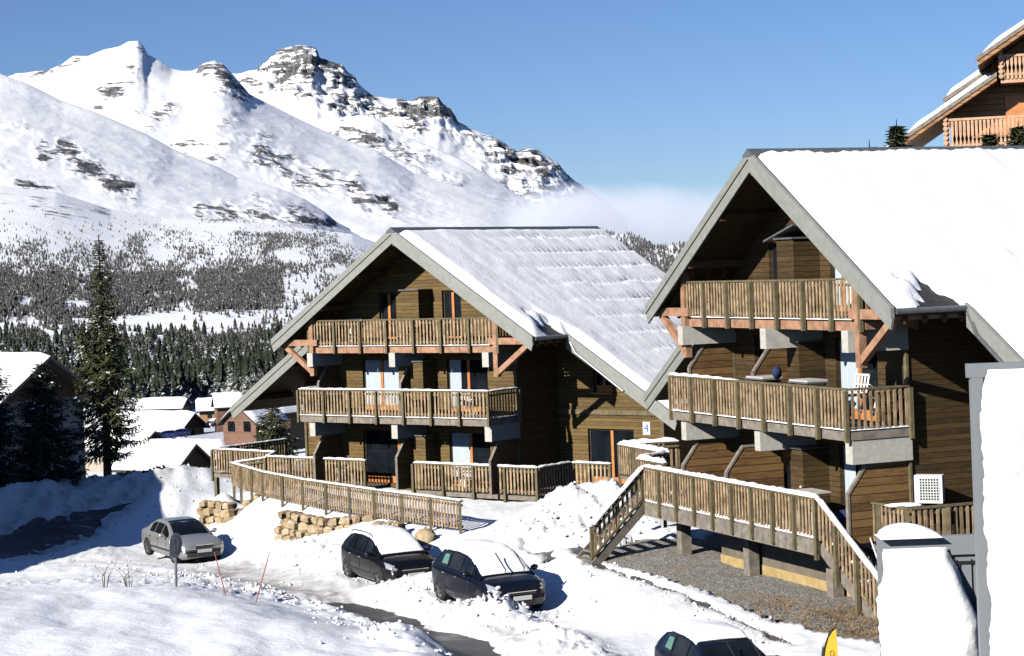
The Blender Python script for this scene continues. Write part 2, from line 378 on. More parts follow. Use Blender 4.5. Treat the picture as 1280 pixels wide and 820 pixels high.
dirt = dirt+.5*np.exp(-((np.abs(segd(XX, YY, TRK)+.1*n_-.8)/.25)**2))+.6*sst(.6, .2, segd(XX, YY, KERB)+.2*n_)+.4*sst(2.2, .3, segd(XX, YY, [gz(640, 640, -8.5), gz(720, 685, -8.6)])+n_)
gr = tag(npmesh('snow_ground', V, gridfaces(*XX.shape), m, attr={'dirt': dirt.clip(0, 1)}), kind='structure')
# road under the snow
def strip(pts, wd, dz, step=.5):
    P = []; pts = [Vector((x, y, 0)) for x, y in pts]
    for a, b in zip(pts, pts[1:]):
        n = max(2, int((b-a).length/step))
        for i in range(n): P.append(a.lerp(b, i/n))
    P.append(pts[-1]); rows = []
    for i, p in enumerate(P):
        d = (P[min(i+1, len(P)-1)]-P[max(i-1, 0)]).normalized(); nn = Vector((-d.y, d.x, 0)); rows.append([p+nn*(wd*(k/6-.5)) for k in range(7)])
    return rows
m, T, P, N, L = new_mat('wet_asphalt')
geo = N.new('ShaderNodeNewGeometry').outputs['Position']; a = noise(N, L, geo, 30, 3); b = noise(N, L, geo, 1.1, 5, .65, .6)
r = ramp(N, [(.35, (.035, .035, .036)), (.58, (.075, .073, .07)), (.68, (.25, .25, .26)), (.8, (.6, .6, .62))]); L.new(b.outputs[0], r.inputs[0])
L.new(r.outputs[0], P.inputs['Base Color']); P.inputs['Roughness'].default_value = .5
bp = N.new('ShaderNodeBump'); bp.inputs['Strength'].default_value = .4; bp.inputs['Distance'].default_value = .02; L.new(a.outputs[0], bp.inputs['Height']); L.new(bp.outputs[0], P.inputs['Normal'])
M['tar'] = m
def road(name, pts, wd, off):
    rows = strip(pts, wd, 0); X = np.array([[p.x for p in r] for r in rows]); Y = np.array([[p.y for p in r] for r in rows])
    Z = hbase(X, Y)+off; return tag(npmesh(name, np.stack([X, Y, Z], -1).reshape(-1, 3), gridfaces(*X.shape), 'tar'), kind='structure')
road('road', ROADC, 3.4, -.16); road('side_road', ROADL, 6.5, -.13)
road('path', [PATCH[0][0], PATCH[0][1]], 1.2, -.1); road('path', [PATCH[1][0], PATCH[1][1]], 1.2, -.1); road('pavement_edge', KERB, 1.0, -.1)
# gravel yard
m, T, P, N, L = new_mat('gravel')
geo = N.new('ShaderNodeNewGeometry').outputs['Position']; v = N.new('ShaderNodeTexVoronoi'); v.inputs['Scale'].default_value = 16; L.new(geo, v.inputs['Vector'])
r = ramp(N, [(0, (.08, .075, .07)), (.5, (.24, .225, .2)), (1, (.42, .40, .36))]); L.new(v.outputs['Color'], r.inputs[0])
b = noise(N, L, geo, .55, 4, .6); r2 = ramp(N, [(.50, (0, 0, 0)), (.66, (1, 1, 1))]); L.new(b.outputs[0], r2.inputs[0])
cc = mixc(N, L, math_(N, L, 'MULTIPLY', r2.outputs[0], .55), r.outputs[0], (.27, .19, .10)); L.new(cc, P.inputs['Base Color']); P.inputs['Roughness'].default_value = .9
bp = N.new('ShaderNodeBump'); bp.inputs['Strength'].default_value = .8; bp.inputs['Distance'].default_value = .03; L.new(v.outputs['Distance'], bp.inputs['Height']); L.new(bp.outputs[0], P.inputs['Normal'])
gx, gy = np.meshgrid(np.arange(.5, 15, .25), np.arange(38, 63, .25)); gzv = hbase(gx, gy)-.07+.03*fbm(gx*2, gy*2, 0, 3, 8)
fx = gridfaces(*gx.shape); keep = inpoly(gx.ravel()[fx[:, 0]], gy.ravel()[fx[:, 0]], [(x-.0, y-.3) if i < 6 else (x, y) for i, (x, y) in enumerate(GRAV)])
tag(npmesh('gravel_yard', np.stack([gx, gy, gzv], -1).reshape(-1, 3), fx[keep], m), kind='structure')
# dry grass in the yard
mb = MB(); q = random.Random(3)
gc = [(8.0+q.gauss(0, .9)-.3, 45.6+q.gauss(0, 1.3)) for _ in range(3200)]+[(6.3+q.gauss(0, .5), 48.4+q.gauss(0, .9)) for _ in range(500)]
zz = hbase(np.array([c[0] for c in gc]), np.array([c[1] for c in gc]))-.07
for (x, y), z in zip(gc, zz):
    if x > 9.2: continue
    a = q.uniform(0, 6.28); h = q.uniform(.03, .10); dx, dy = math.cos(a)*.015, math.sin(a)*.015; l = q.uniform(-.12, .12), q.uniform(-.12, .12)
    mb.quad((x-dx, y-dy, z), (x+dx, y+dy, z), (x+l[0], y+l[1], z+h))
tag(mb.build('dry_grass', plain('dry_grass', (.22, .145, .07), .9, .5, 3)), 'dry tan and rust grass tufts in the gravel yard', 'grass', kind='stuff')
# ================================================================== MOUNTAINS
m, T, P, N, L = new_mat('mountain_snow_and_rock')
geoN = N.new('ShaderNodeNewGeometry'); geo = geoN.outputs['Position']
mp = N.new('ShaderNodeMapping'); mp.inputs['Rotation'].default_value = (0, math.radians(-32), 0); mp.inputs['Scale'].default_value = (.009, .009, .026); L.new(geo, mp.inputs[0])
n1 = noise(N, L, mp.outputs[0], 1.0, 10, .78, .5); n2 = noise(N, L, geo, .03, 7, .75)
at_ = N.new('ShaderNodeAttribute'); at_.attribute_name = 'rock'
s = math_(N, L, 'MULTIPLY_ADD', n2.outputs[0], .75, n1.outputs[0]); s = math_(N, L, 'ADD', s, at_.outputs['Fac'])
mp2 = N.new('ShaderNodeMapping'); mp2.inputs['Rotation'].default_value = (0, math.radians(-38), math.radians(20)); mp2.inputs['Scale'].default_value = (.0022, .004, .022); L.new(geo, mp2.inputs[0])
n3 = noise(N, L, mp2.outputs[0], 1.0, 5, .6, .3); rg = math_(N, L, 'ABSOLUTE', math_(N, L, 'SUBTRACT', n3.outputs[0], .5)); s = math_(N, L, 'MULTIPLY_ADD', rg, -2.2, s); s = math_(N, L, 'ADD', s, .085)
r = ramp(N, [(.0, (0, 0, 0)), (1, (1, 1, 1))]); mr = N.new('ShaderNodeMapRange'); mr.inputs['From Min'].default_value = 1.17; mr.inputs['From Max'].default_value = 1.21; L.new(s, mr.inputs[0])
rk = ramp(N, [(.40, (.05, .05, .056)), (.52, (.13, .13, .135)), (.66, (.28, .265, .26))]); L.new(n2.outputs[0], rk.inputs[0])
cc = mixc(N, L, mr.outputs[0], (.91, .915, .92), rk.outputs[0]); L.new(cc, P.inputs['Base Color']); P.inputs['Roughness'].default_value = .85; P.inputs['Specular IOR Level'].default_value = .1
bp = N.new('ShaderNodeBump'); bp.inputs['Strength'].default_value = .5; bp.inputs['Distance'].default_value = 12
L.new(s, bp.inputs['Height']); bp.inputs['Strength'].default_value = .3; L.new(bp.outputs[0], P.inputs['Normal'])
M['mountain'] = m
def layer(name, crest, Yc, base, Yb, amp, rocks, step=2.2, rows=150, gam=1.0, seed=1, crag=0., back=.25):
    """a mountain flank: crest line seen at depth Yc falling to base at depth Yb; 'rocks' are outcrop bands (px,py,radius,strength)"""
    px = np.arange(-200, 1500, step); cx, cy = zip(*crest); yc = np.interp(px, cx, cy); bx, by = zip(*base); yb = np.interp(px, bx, by)
    ok = (px >= cx[0]) & (px <= cx[-1]); px, yc, yb = px[ok], yc[ok], yb[ok]
    t = np.linspace(0, 1, rows)[:, None]
    kk = np.exp(-np.linspace(-2.2, 2.2, 101)**2); kk /= kk.sum(); ys = np.convolve(np.pad(yc, 50, mode='reflect', reflect_type='odd'), kk, 'valid'); dev = yc-ys
    PY = ys+(yb-ys)*t+np.where(dev > 0, np.minimum(dev, 30), dev)*np.exp(-t*7)*(1-t)+np.where(dev > 30, dev-30, 0)*(1-t); Yd = 1/((1-t**gam)/Yc+t**gam/Yb)+0*PY; PX = px[None]+0*PY
    Aa = PX-CX; B = CY-PY; a = (Aa*cR+B*sR)/F; b = (-Aa*sR+B*cR)/F
    X, Y, Z = a*Yd, Yd.copy(), b*Yd+H
    rock = np.zeros_like(X)
    for poly, rad, st in rocks:
        rad = rad*1.7; rock = np.maximum(rock, st*.92*sst(rad, rad*.1, segd(PX, PY, poly)+rad*.5*fbm(PX*.06, PY*.06, 0, 3, seed+70)))
    S = Yc/6000.
    rock = rock+.10*sst(0, .5, fbm(PX*.02, PY*.035, 0, 4, seed+40))
    fade = sst(0, .06, t)+0*X
    big = fbm(X/(700*S), Y/(900*S), Z/(400*S), 4, seed); med = fbm(X/(140*S), Y/(160*S), Z/(60*S), 5, seed+5, ridge=True)
    dis = amp*.30*S*(big*1.0+.12*med)*(.25+.75*fade)+1.8*crag*S*rock*fbm(X/(60*S), Y/(60*S), Z/(22*S), 5, seed+9, .6, True)*(.35+.65*fade)
    Y = Y-dis*1.1; Z = Z+dis*.28
    fr = np.stack([X, Y, Z], -1)
    bk = []                                    # the far side of the ridge
    for k, (dy, dz) in enumerate(((.06, .10), (.2, .5), (.45, 1.1))):
        q = fr[0].copy(); q[:, 1] += dy*(Yc-Yb)+40; q[:, 2] -= dz*np.abs(fr[0][:, 2]-fr[-1][:, 2])*back*2+20*k; bk.append(q)
    Vv = np.concatenate([np.stack(bk[::-1]), fr]); rk = np.concatenate([np.repeat(rock[:1], 3, 0), rock])
    o = npmesh(name, Vv.reshape(-1, 3), gridfaces(*Vv.shape[:2]), 'mountain', attr={'rock': rk})
    tag(o, kind='structure'); return fr, PX, PY
R_ = lambda *a: a
layer('mountain', [(-120, 160), (100, 130), (200, 112), (245, 96), (262, 90), (300, 92), (325, 84), (345, 66), (360, 60), (375, 57), (388, 58), (397, 62), (400, 74), (412, 77), (428, 80), (436, 92), (444, 96), (448, 105), (465, 120), (495, 124), (515, 126), (524, 122), (548, 122), (554, 132), (563, 138), (575, 155), (590, 162), (607, 170), (625, 176), (645, 190), (660, 186), (672, 189), (690, 200), (700, 208), (712, 222), (735, 236), (770, 262), (800, 300), (900, 345), (1000, 380)],
      8200, [(-120, 330), (1000, 400)], 6300, 170, [([(340, 85), (375, 80), (400, 78), (440, 98)], 26, .42), ([(310, 105), (360, 112), (420, 118), (455, 128)], 20, .33), ([(505, 128), (560, 140), (575, 152)], 15, .5), ([(420, 135), (490, 145), (520, 160)], 14, .34), ([(625, 195), (665, 200), (700, 215)], 26, .36), ([(600, 235), (650, 240), (690, 235)], 16, .3), ([(560, 165), (600, 190)], 14, .2)], seed=3, crag=70)
layer('mountain', [(380, 150), (436, 147), (450, 143), (466, 146), (478, 152), (490, 163), (543, 184), (575, 198), (601, 213), (651, 245), (690, 267), (720, 290), (800, 360)],
      7500, [(380, 340), (800, 400)], 6000, 120, [([(425, 160), (480, 180), (535, 195)], 16, .3), ([(470, 200), (530, 215), (570, 230)], 12, .22)], seed=8, crag=45)
layer('mountain', [(-160, 120), (-60, 105), (0, 98), (20, 92), (35, 90), (60, 88), (78, 80), (92, 70), (110, 70), (130, 62), (150, 58), (160, 52), (172, 51), (180, 58), (184, 68), (200, 76), (215, 86), (228, 89), (242, 89), (256, 80), (268, 76), (280, 82), (290, 92), (300, 104), (313, 119), (340, 132), (370, 147), (400, 161), (436, 176), (472, 188), (518, 217), (550, 227), (580, 235), (615, 248), (651, 260), (690, 270), (723, 281), (745, 289), (790, 330), (860, 380)],
      6600, [(-160, 330), (500, 345), (860, 400)], 4700, 200,
      [([(22, 92), (60, 92), (95, 78)], 9, .3), ([(175, 62), (186, 72)], 7, .3), ([(250, 90), (275, 92), (300, 112), (312, 122)], 13, .42), ([(125, 130), (150, 102), (165, 88)], 14, .27), ([(165, 145), (190, 150), (215, 135)], 12, .22), ([(220, 185), (260, 175), (290, 155)], 12, .24), ([(260, 198), (300, 170), (335, 190)], 12, .22),
       ([(320, 190), (345, 205), (370, 220), (400, 228), (425, 222), (440, 232)], 15, .36), ([(425, 222), (455, 248), (490, 258)], 12, .36), ([(60, 115), (85, 122)], 7, .2), ([(235, 95), (300, 140), (345, 175)], 8, .1)], seed=11, crag=35)
layer('mountain', [(-160, 60), (-60, 80), (0, 92), (33, 104), (76, 125), (112, 137), (148, 152), (184, 168), (214, 185), (263, 204), (296, 221), (346, 234), (378, 247), (405, 264), (420, 277), (440, 290), (470, 305), (520, 345), (560, 400)],
      5200, [(-160, 330), (560, 420)], 3700, 190,
      [([(55, 195), (78, 182), (100, 205), (125, 225), (160, 235)], 13, .34), ([(22, 232), (68, 238)], 8, .4), ([(250, 262), (300, 268), (350, 275), (415, 279)], 10, .38), ([(320, 250), (370, 262)], 12, .25), ([(0, 155), (30, 155)], 7, .2), ([(170, 215), (190, 222)], 6, .2)], seed=23, crag=34)
frD, pxD, pyD = layer('mountain', [(-160, 225), (0, 232), (70, 240), (140, 262), (200, 272), (300, 276), (400, 287), (440, 292), (470, 303), (500, 318), (560, 345), (700, 370)],
      3700, [(-160, 432), (700, 445)], 1250, 110, [([(0, 250), (60, 250)], 12, .22), ([(60, 262), (130, 268)], 9, .18)], step=2.5, rows=170, gam=.9, seed=31, crag=14)
frE, pxE, pyE = layer('hill', [(640, 330), (690, 300), (745, 286), (765, 292), (790, 293), (805, 300), (818, 309), (832, 308), (850, 305), (880, 309), (950, 312), (1100, 330), (1500, 340)],
      3600, [(640, 400), (1500, 410)], 1400, 60, [], step=2.5, rows=90, seed=41, crag=10)
# ================================================================== FAR WOODS
def tree_mat(name, green, snow, sc_=.45):
    m, T, P, N, L = new_mat(name)
    g = N.new('ShaderNodeNewGeometry'); n = noise(N, L, g.outputs['Position'], sc_, 6, .8)
    sp = N.new('ShaderNodeSeparateXYZ'); L.new(g.outputs['True Normal'], sp.inputs[0])
    s = math_(N, L, 'MULTIPLY_ADD', sp.outputs[2], .35, n.outputs[0])
    mr = N.new('ShaderNodeMapRange'); mr.inputs['From Min'].default_value = snow; mr.inputs['From Max'].default_value = snow+.08; L.new(s, mr.inputs[0])
    cc = mixc(N, L, mr.outputs[0], green, (.75, .77, .8)); L.new(cc, P.inputs['Base Color']); P.inputs['Roughness'].default_value = .9; P.inputs['Specular IOR Level'].default_value = .1
    return m
M['fartree'] = tree_mat('far_tree_needles', (.072, .07, .064), .645)
M['forest'] = tree_mat('forest_needles', (.024, .030, .018), .70, 1.6)
def cones(name, pos, hs, mat, sides=6, tiers=3, label='', seed=1, wr=.2):
    r = np.random.default_rng(seed); n = len(pos); pos = np.asarray(pos, float); hs = np.asarray(hs, float); Vs = []; Fs = []; base = 0
    for t in range(tiers):
        z0 = (.05+.9*t/tiers); z1 = min(1, z0+.9/tiers*1.7) if t < tiers-1 else 1.
        rad = wr*(1-z0)*1.05+.02
        ang = r.uniform(0, 6.28, (n, 1))+np.arange(sides)[None]*2*math.pi/sides
        rr = rad*hs[:, None]*r.uniform(.6, 1.3, (n, sides))
        ring = np.stack([pos[:, :1]+rr*np.cos(ang), pos[:, 1:2]+rr*np.sin(ang), pos[:, 2:]+(z0+r.uniform(-.03, .03, (n, sides)))*hs[:, None]], -1)
        tip = np.stack([pos[:, 0], pos[:, 1], pos[:, 2]+z1*hs], -1)[:, None]
        V = np.concatenate([ring, tip], 1).reshape(-1, 3); k = sides+1
        o = base+np.arange(n)[:, None]*k; i = np.arange(sides)[None]
        Fs.append(np.stack([o+i, o+(i+1) % sides, o+sides+0*i], -1).reshape(-1, 3)); Vs.append(V); base += len(V)
    o = npmesh(name, np.concatenate(Vs), np.concatenate(Fs), mat, smooth=False)
    return tag(o, label, 'wood', kind='stuff')
def scatter(fr, PX, PY, dens, n, seed):
    r = np.random.default_rng(seed); rows, colsn = PX.shape; out = []; pxs = []
    i = r.integers(0, rows-1, n); j = r.integers(0, colsn-1, n); u = r.random(n)[:, None]; v = r.random(n)[:, None]; b = fr[-rows:] if len(fr) != rows else fr
    P = b[i, j]*(1-u)*(1-v)+b[i, j+1]*(1-u)*v+b[i+1, j]*u*(1-v)+b[i+1, j+1]*u*v
    d = dens(PX[i, j], PY[i, j]); k = r.random(n) < d
    return P[k], PY[i, j][k]
def band(y, a, b, s=6): return sst(a-s, a+s, y)*sst(b+s, b-s, y)
def denD(x, y):
    n = fbm(x*.03, y*.05, 0, 4, 51); n2 = fbm(x*.011, y*.02, 0, 3, 52)
    d = .05*sst(245, 300, y)*(.5+n)
    d = np.maximum(d, sst(-.1, .35, n+.25)*.6*band(y, 262, 276, 3)*band(x, 250, 430, 10))
    d = np.maximum(d, sst(-.15, .3, n)*.85*band(y, 290, 330)*band(x, 320, 700, 15))
    d = np.maximum(d, sst(-.1, .3, n)*.40*band(y, 285, 330)*band(x, 130, 330, 20))
    yy = 362-.05*(x-150); yy_ = y
    d = np.maximum(d, sst(-.45, .15, n+.1)*band(y, yy-20, yy+30)*band(x, -200, 345, 12))
    d = np.maximum(d, sst(0, .3, n)*.6*band(y, 335, 420)*band(x, -200, 90, 20))
    d = np.maximum(d, sst(-.1, .3, n2+.1)*.8*band(y, 330, 385)*band(x, 330, 700, 20))
    d = d*(1-.93*band(y, 398, 412, 4)*band(x, 90, 320, 15))
    d = np.maximum(d, .30*band(yy_, 300, 345, 12)*sst(-.4, .3, n)); d = d*(.5+.5*sst(-.2, .3, fbm(x*.08, y*.12, 0, 3, 57)))
    return np.clip(d+.9*sst(418, 428, y)*sst(-.3, .2, n+.1), 0, 1)
P, py = scatter(frD, pxD, pyD, denD, 230000, 5)
cones('far_wood', P, np.random.default_rng(1).uniform(2.4, 5.6, len(P))*(.8+.35*sst(300, 400, py)), 'fartree', 5, 2, 'thin snow dusted wood covering the lower mountain slope', wr=.26)
P, py = scatter(frE, pxE, pyE, lambda x, y: .5+.5*fbm(x*.05, y*.05, 0, 3, 61)*1.2, 40000, 6)
cones('far_wood', P, np.random.default_rng(2).uniform(5, 9, len(P)), 'fartree', 5, 2, 'dark wooded hilltops under the cloud between both chalets', wr=.26)
r = np.random.default_rng(9); pos = []; hs = []
while len(pos) < 1500:
    px = r.uniform(-150, 420); Yq = math.exp(r.uniform(math.log(560), math.log(1400))); a, _ = ray(px, 470)
    x = a*Yq; edge = 560+90*math.sin(px*.03)+(160 if px < 150 else 0)
    if Yq < edge: continue
    if fbm(np.array([x*.01]), np.array([Yq*.004]), 0, 3, 66)[0] < -.32 and Yq > 700: continue
    pos.append((x, Yq, 0)); hs.append(r.uniform(11, 19))
pos = np.array(pos); pos[:, 2] = hbase(pos[:, 0], pos[:, 1])-.5
cones('forest', pos, hs, 'forest', 9, 7, 'dense dark conifer forest behind the village houses', seed=4, wr=.21)
# ================================================================== CLOUD (low bank caught on the ridge, right of the peaks)
m = bpy.data.materials.new('cloud_vapour'); m.use_nodes = True; N = m.node_tree.nodes; L = m.node_tree.links
N.remove(N['Principled BSDF']); pv = N.new('ShaderNodeVolumePrincipled'); L.new(pv.outputs[0], N['Material Output'].inputs['Volume'])
tc = N.new('ShaderNodeTexCoord').outputs['Object']; ln = N.new('ShaderNodeVectorMath'); ln.operation = 'LENGTH'; L.new(tc, ln.inputs[0])
nn = noise(N, L, N.new('ShaderNodeNewGeometry').outputs['Position'], .006, 5, .6)
f = math_(N, L, 'SUBTRACT', 1.0, ln.outputs['Value']); f = math_(N, L, 'MULTIPLY_ADD', nn.outputs[0], 1.1, f); f = math_(N, L, 'SUBTRACT', f, .62); f = math_(N, L, 'MAXIMUM', f, 0); f = math_(N, L, 'MULTIPLY', f, .0085)
L.new(f, pv.inputs['Density']); pv.inputs['Color'].default_value = (.88, .91, .97, 1); pv.inputs['Anisotropy'].default_value = .0
mb = MB(); mb.blob((0, 0, 0), 1, 20, 12, 0)
for i, (px, py, sx, sz, yy) in enumerate(((800, 283, 190, 58, 4900), (705, 268, 90, 40, 4850))):
    c = mb.build('cloud', m); p = at(px, py, yy); c.location = p; c.scale = (sx*yy/F, 420, sz*yy/F)
    tag(c, ('wide low grey white cloud bank resting on the hills between the two chalets', 'small wisp of cloud clinging to the foot of the rocky ridge')[i], 'cloud')
    if i == 0: m0 = c
# ================================================================== RAILINGS
def railing(par, pts, zf=None, h=1.02, post_gap=1.35, gap=.165, drop=.28, snow=0., pw=.078, mats=('picket', 'post'), rmat='post', name='railing', posts=True, snow_low=0., out=1):
    """pts: 3D points (x,y,z of the floor). makes handrail (> nothing), pickets, posts, snow"""
    pk = MB(); hr = MB(); sn = MB(); q = random.Random(int(sum(p[0]+p[1] for p in pts)*10))
    for a, b in zip(pts, pts[1:]):
        a = Vector(a); b = Vector(b); d = b-a; hl = Vector((d.x, d.y, 0)).length; n = Vector((d.y, -d.x, 0)).normalized()*out
        up = Vector((0, 0, h)); ux = Vector((0, 0, 1))
        hr.beam(a+up, b+up, .13, .05); hr.beam(a+up*.86-n*.02, b+up*.86-n*.02, .05, .07); hr.beam(a+up*.14-n*.02, b+up*.14-n*.02, .05, .08)
        k = max(1, int(hl/gap))
        for i in range(k):
            t = (i+.5)/k; p = a+d*t+n*.02; s = pw/2*q.uniform(.88, 1.1)/hl; z0, z1 = .05*h+q.uniform(-.012, .012), .965*h
            dd = d*s; lean = d*(q.uniform(-.008, .008)/hl)
            b0 = len(pk.v)
            for oo in (0, .022):
                for sg, zz, ll in ((-1, z0, 0), (1, z0, 0), (1, z1, 1), (-1, z1, 1)): pk.v.append(tuple(p+dd*sg+ux*zz+n*oo+lean*ll))
            pk.f += [(b0, b0+1, b0+2, b0+3), (b0+7, b0+6, b0+5, b0+4), (b0, b0+4, b0+5, b0+1), (b0+1, b0+5, b0+6, b0+2), (b0+2, b0+6, b0+7, b0+3), (b0+3, b0+7, b0+4, b0)]
        if snow:
            k = max(3, int(hl/.16)); R = []
            for i in range(k+1):
                t = i/k; hh = snow*(.75+.5*q.random())*(.15 if i in (0, k) else 1); ww = .075+.02*q.random()
                c = a+d*t+up+Vector((0, 0, .026))
                R.append([c+n*ww, c+n*ww*.95+ux*hh*.6, c+n*ww*.4+ux*hh, c-n*ww*.4+ux*hh, c-n*ww*.95+ux*hh*.6, c-n*ww])
            sn.grid(R)
        if snow_low:
            k = max(3, int(hl/.12)); R = []
            for i in range(k+1):
                t = i/k; hh = snow_low*(.5+.8*q.random()); c = a+d*t+Vector((0, 0, .012))
                R.append([c+n*.03, c+n*.03+ux*hh*.7, c-n*.05+ux*hh, c-n*.2+ux*hh*.9, c-n*.3])
            sn.grid(R)
        if posts:
            m_ = max(1, round(hl/post_gap))
            for i in range(m_+1):
                if i == 0 and a is not None and Vector(pts[0]) != a: continue
                p = a+d*(i/m_)+n*.085
                MB().box(p.x-.05, p.x+.05, p.y-.05, p.y+.05, p.z-drop, p.z+h-.03).build('post', mats[1], par)
    r = hr.build('handrail', rmat, par); pk.build('picket_panel', mats[0], r)
    if snow or snow_low: sn.build('snow_line', 'snow', r, True)
    return r
# ================================================================== CHALETS
TP = .635; ZA = 9.95
def rz(x): return ZA-TP*abs(x)
def facade(mb, x0, x1, z0, y, th, ops, top):
    xs = sorted({x0, x1, *[o[0] for o in ops], *[o[1] for o in ops]}|({0.} if x0 < 0 < x1 else set()))
    for a, b in zip(xs, xs[1:]):
        cur = z0
        for o in sorted([o for o in ops if o[0] < b-1e-6 and o[1] > a+1e-6], key=lambda o: o[2]):
            if o[2] > cur+1e-4: mb.box(a, b, y, y+th, cur, o[2])
            cur = o[3]
        mb.prism([(a, y, cur), (b, y, cur), (b, y, top(b)), (a, y, top(a))], (0, th, 0))
def french(root, x0, x1, y, z0, z1, curtain=0, single=False, sill=False, open_=0):
    fr = MB(); t = .07; ya, yb = y+.10, y+.17
    fr.box(x0, x0+t, ya, yb, z0, z1); fr.box(x1-t, x1, ya, yb, z0, z1); fr.box(x0+t, x1-t, ya, yb, z1-t, z1)
    f = fr.build('french_window', 'darkframe', root)
    o = MB(); xm = (x0+x1)/2 if not single else x1-t
    o.box(x0+t, x1-t, ya+.01, yb-.005, z0, z0+.26)
    if not single: o.box(xm-.06, xm+.06, ya-.01, yb-.01, z0+.26, z1-t)
    else: o.box(x1-t-.09, x1-t, ya-.01, yb-.01, z0+.26, z1-t-.3)
    o.build('sash', 'orange', f)
    MB().box(x0+t, x1-t, yb-.035, yb-.02, z0+.26, z1-t).build('pane', 'glass', f)
    if curtain:
        parts = {1: [(x0+t, xm-.08), (xm+.08, x1-t)], 2: [(x0+t, x0+t+(x1-x0)*.28)], 3: [(x0+t, xm-.08)]}[curtain]
        for a, b in parts:
            k = 26; R = []
            for zz in (z0+.27, z1-t-.01): R.append([(a+(b-a)*i/k, yb-.06+.012*math.sin(i*1.9), zz) for i in range(k+1)])
            MB().grid(R).build('curtain', 'curtain', f, True)
    if sill: MB().box(x0-.08, x1+.08, y-.10, y+.12, z0-.07, z0).build('sill', 'orange', f)
    return f
def chalet(root, L, kind):
    body = MB(); u = lambda x: rz(x)-.30
    body.prism([(-9.05, 4.66, -1.3), (9.05, 4.66, -1.3), (9.05, 4.66, u(9.05)), (0, 4.66, u(0)), (-9.05, 4.66, u(9.05))], (0, L-5.3, 0))
    body.prism([(-4.55, 2.06, -1.3), (4.05, 2.06, -1.3), (4.05, 2.06, u(4.05)), (0, 2.06, u(0)), (-4.55, 2.06, u(4.55))], (0, 2.6, 0))
    ops = [(-3.5, -1.6, .03, 2.15), (.95, 2.95, .03, 2.15), (-3.4, -1.5, 2.83, 4.95), (.95, 2.95, 2.83, 4.95), (-2.4, -1.5, 5.53, 7.55), (.84, 1.78, 5.53, 7.55)]
    facade(body, -4.6, 4.3, -1.3, 1.8, .26, ops, u)
    body.box(4.05, 4.3, 2.06, 4.4, -1.3, u(4.3)); body.box(-4.6, -4.55, 2.06, 4.4, -1.3, u(4.6))
    wops = [(5.65, 7.75, .03, 2.12), (6.0, 6.85, 3.5, 4.75)]
    facade(body, 4.3, 9.1, -1.3, 4.4, .26, wops, u); facade(body, -9.1, -4.6, -1.3, 4.4, .26, [], u)
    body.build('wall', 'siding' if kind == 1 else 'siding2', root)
    # details on the walls
    for bx_ in ((4.33, 9.14, 4.34, 4.397, 2.66, 2.84), (-9.14, -4.63, 4.34, 4.397, 2.66, 2.84), (9.02, 9.14, 4.33, 4.39, -1.3, 2.655), (-9.14, -9.02, 4.33, 4.39, -1.3, 2.655), (4.24, 4.36, 1.73, 1.797, -1.2, 5.2), (-4.66, -4.54, 1.73, 1.797, -1.2, 5.2)): MB().box(*bx_).build('trim_board', 'post', root)
    cur = {1: (0, 3, 1, 2, 0, 0), 2: (0, 2, 0, 3, 0, 1)}[kind]
    for o, c in zip(ops, cur): french(root, o[0], o[1], 1.8, o[2], o[3], c, single=(o is ops[0]))
    french(root, *wops[0][:2], 4.4, *wops[0][2:]); french(root, *wops[1][:2], 4.4, *wops[1][2:], sill=True)
    # roof slab, soffit, bargeboards
    for sg in (-1, 1):
        rf = MB()
        for (xa, xb, ya, yb) in ((0, 6.5, 0, 2.1), (0, 11.15, 2.1, L)):
            rf.prism([(sg*xa, ya, rz(xa)), (sg*xb, ya, rz(xb)), (sg*xb, ya, rz(xb)-.10), (sg*xa, ya, rz(xa)-.10)], (0, yb-ya, 0))
        rf.build('roof', 'tile', root)
        so_ = MB()
        for (xa, xb, ya, yb) in ((0, 6.4, .03, 2.11), (0, 11.05, 2.13, L-.05)):
            so_.prism([(sg*xa, ya, rz(xa)-.102), (sg*xb, ya, rz(xb)-.102), (sg*xb, ya, rz(xb)-.27), (sg*xa, ya, rz(xa)-.27)], (0, yb-ya, 0))
        so_.build('soffit', 'soffit', root)
        for (xa, xb, y) in ((0, 6.56, 0), (6.5, 11.2, 2.1)):
            bb = MB()
            bb.prism([(sg*xa, y-.10, rz(xa)+.05), (sg*xb, y-.10, rz(xb)+.05), (sg*xb, y-.10, rz(xb)-.19), (sg*xa, y-.10, rz(xa)-.19)], (0, .10, 0))
            bb.prism([(sg*xa, y-.06, rz(xa)-.195), (sg*xb, y-.06, rz(xb)-.195), (sg*(xb-.1), y-.06, rz(xb)-.47), (sg*xa, y-.06, rz(xa)-.53)], (0, .06, 0))
            bb.build('bargeboard', 'barge', root)
        # eaves gutters
        g = MB(); g.tube([(sg*6.56, .05, rz(6.5)-.08), (sg*6.56, 2.05, rz(6.5)-.08)], .075, 8); g.build('gutter', 'zinc', root)
        g = MB(); g.tube([(sg*11.22, 2.15, rz(11.15)-.08), (sg*11.22, L, rz(11.15)-.08)], .075, 8); g.build('gutter', 'zinc', root)
        # rafter tails below the short eave
        rt = MB()
        for yy in (.4, .95, 1.5, 2.0): rt.beam((sg*4.3, yy, rz(4.3)-.36), (sg*6.45, yy, rz(6.45)-.36), .08, .16)
        rt.build('rafters', 'soffit', root)
        # purlin ends
        for x in (1.9, 3.9): MB().beam((sg*x, .02, rz(x)-.46), (sg*x, 1.79, rz(x)-.46), .14, .2).build('purlin', 'soffit', root)
        for x in (7.6, 9.9): MB().beam((sg*x, 2.16, rz(x)-.40), (sg*x, 4.4, rz(x)-.40), .14, .2).build('purlin', 'soffit', root)
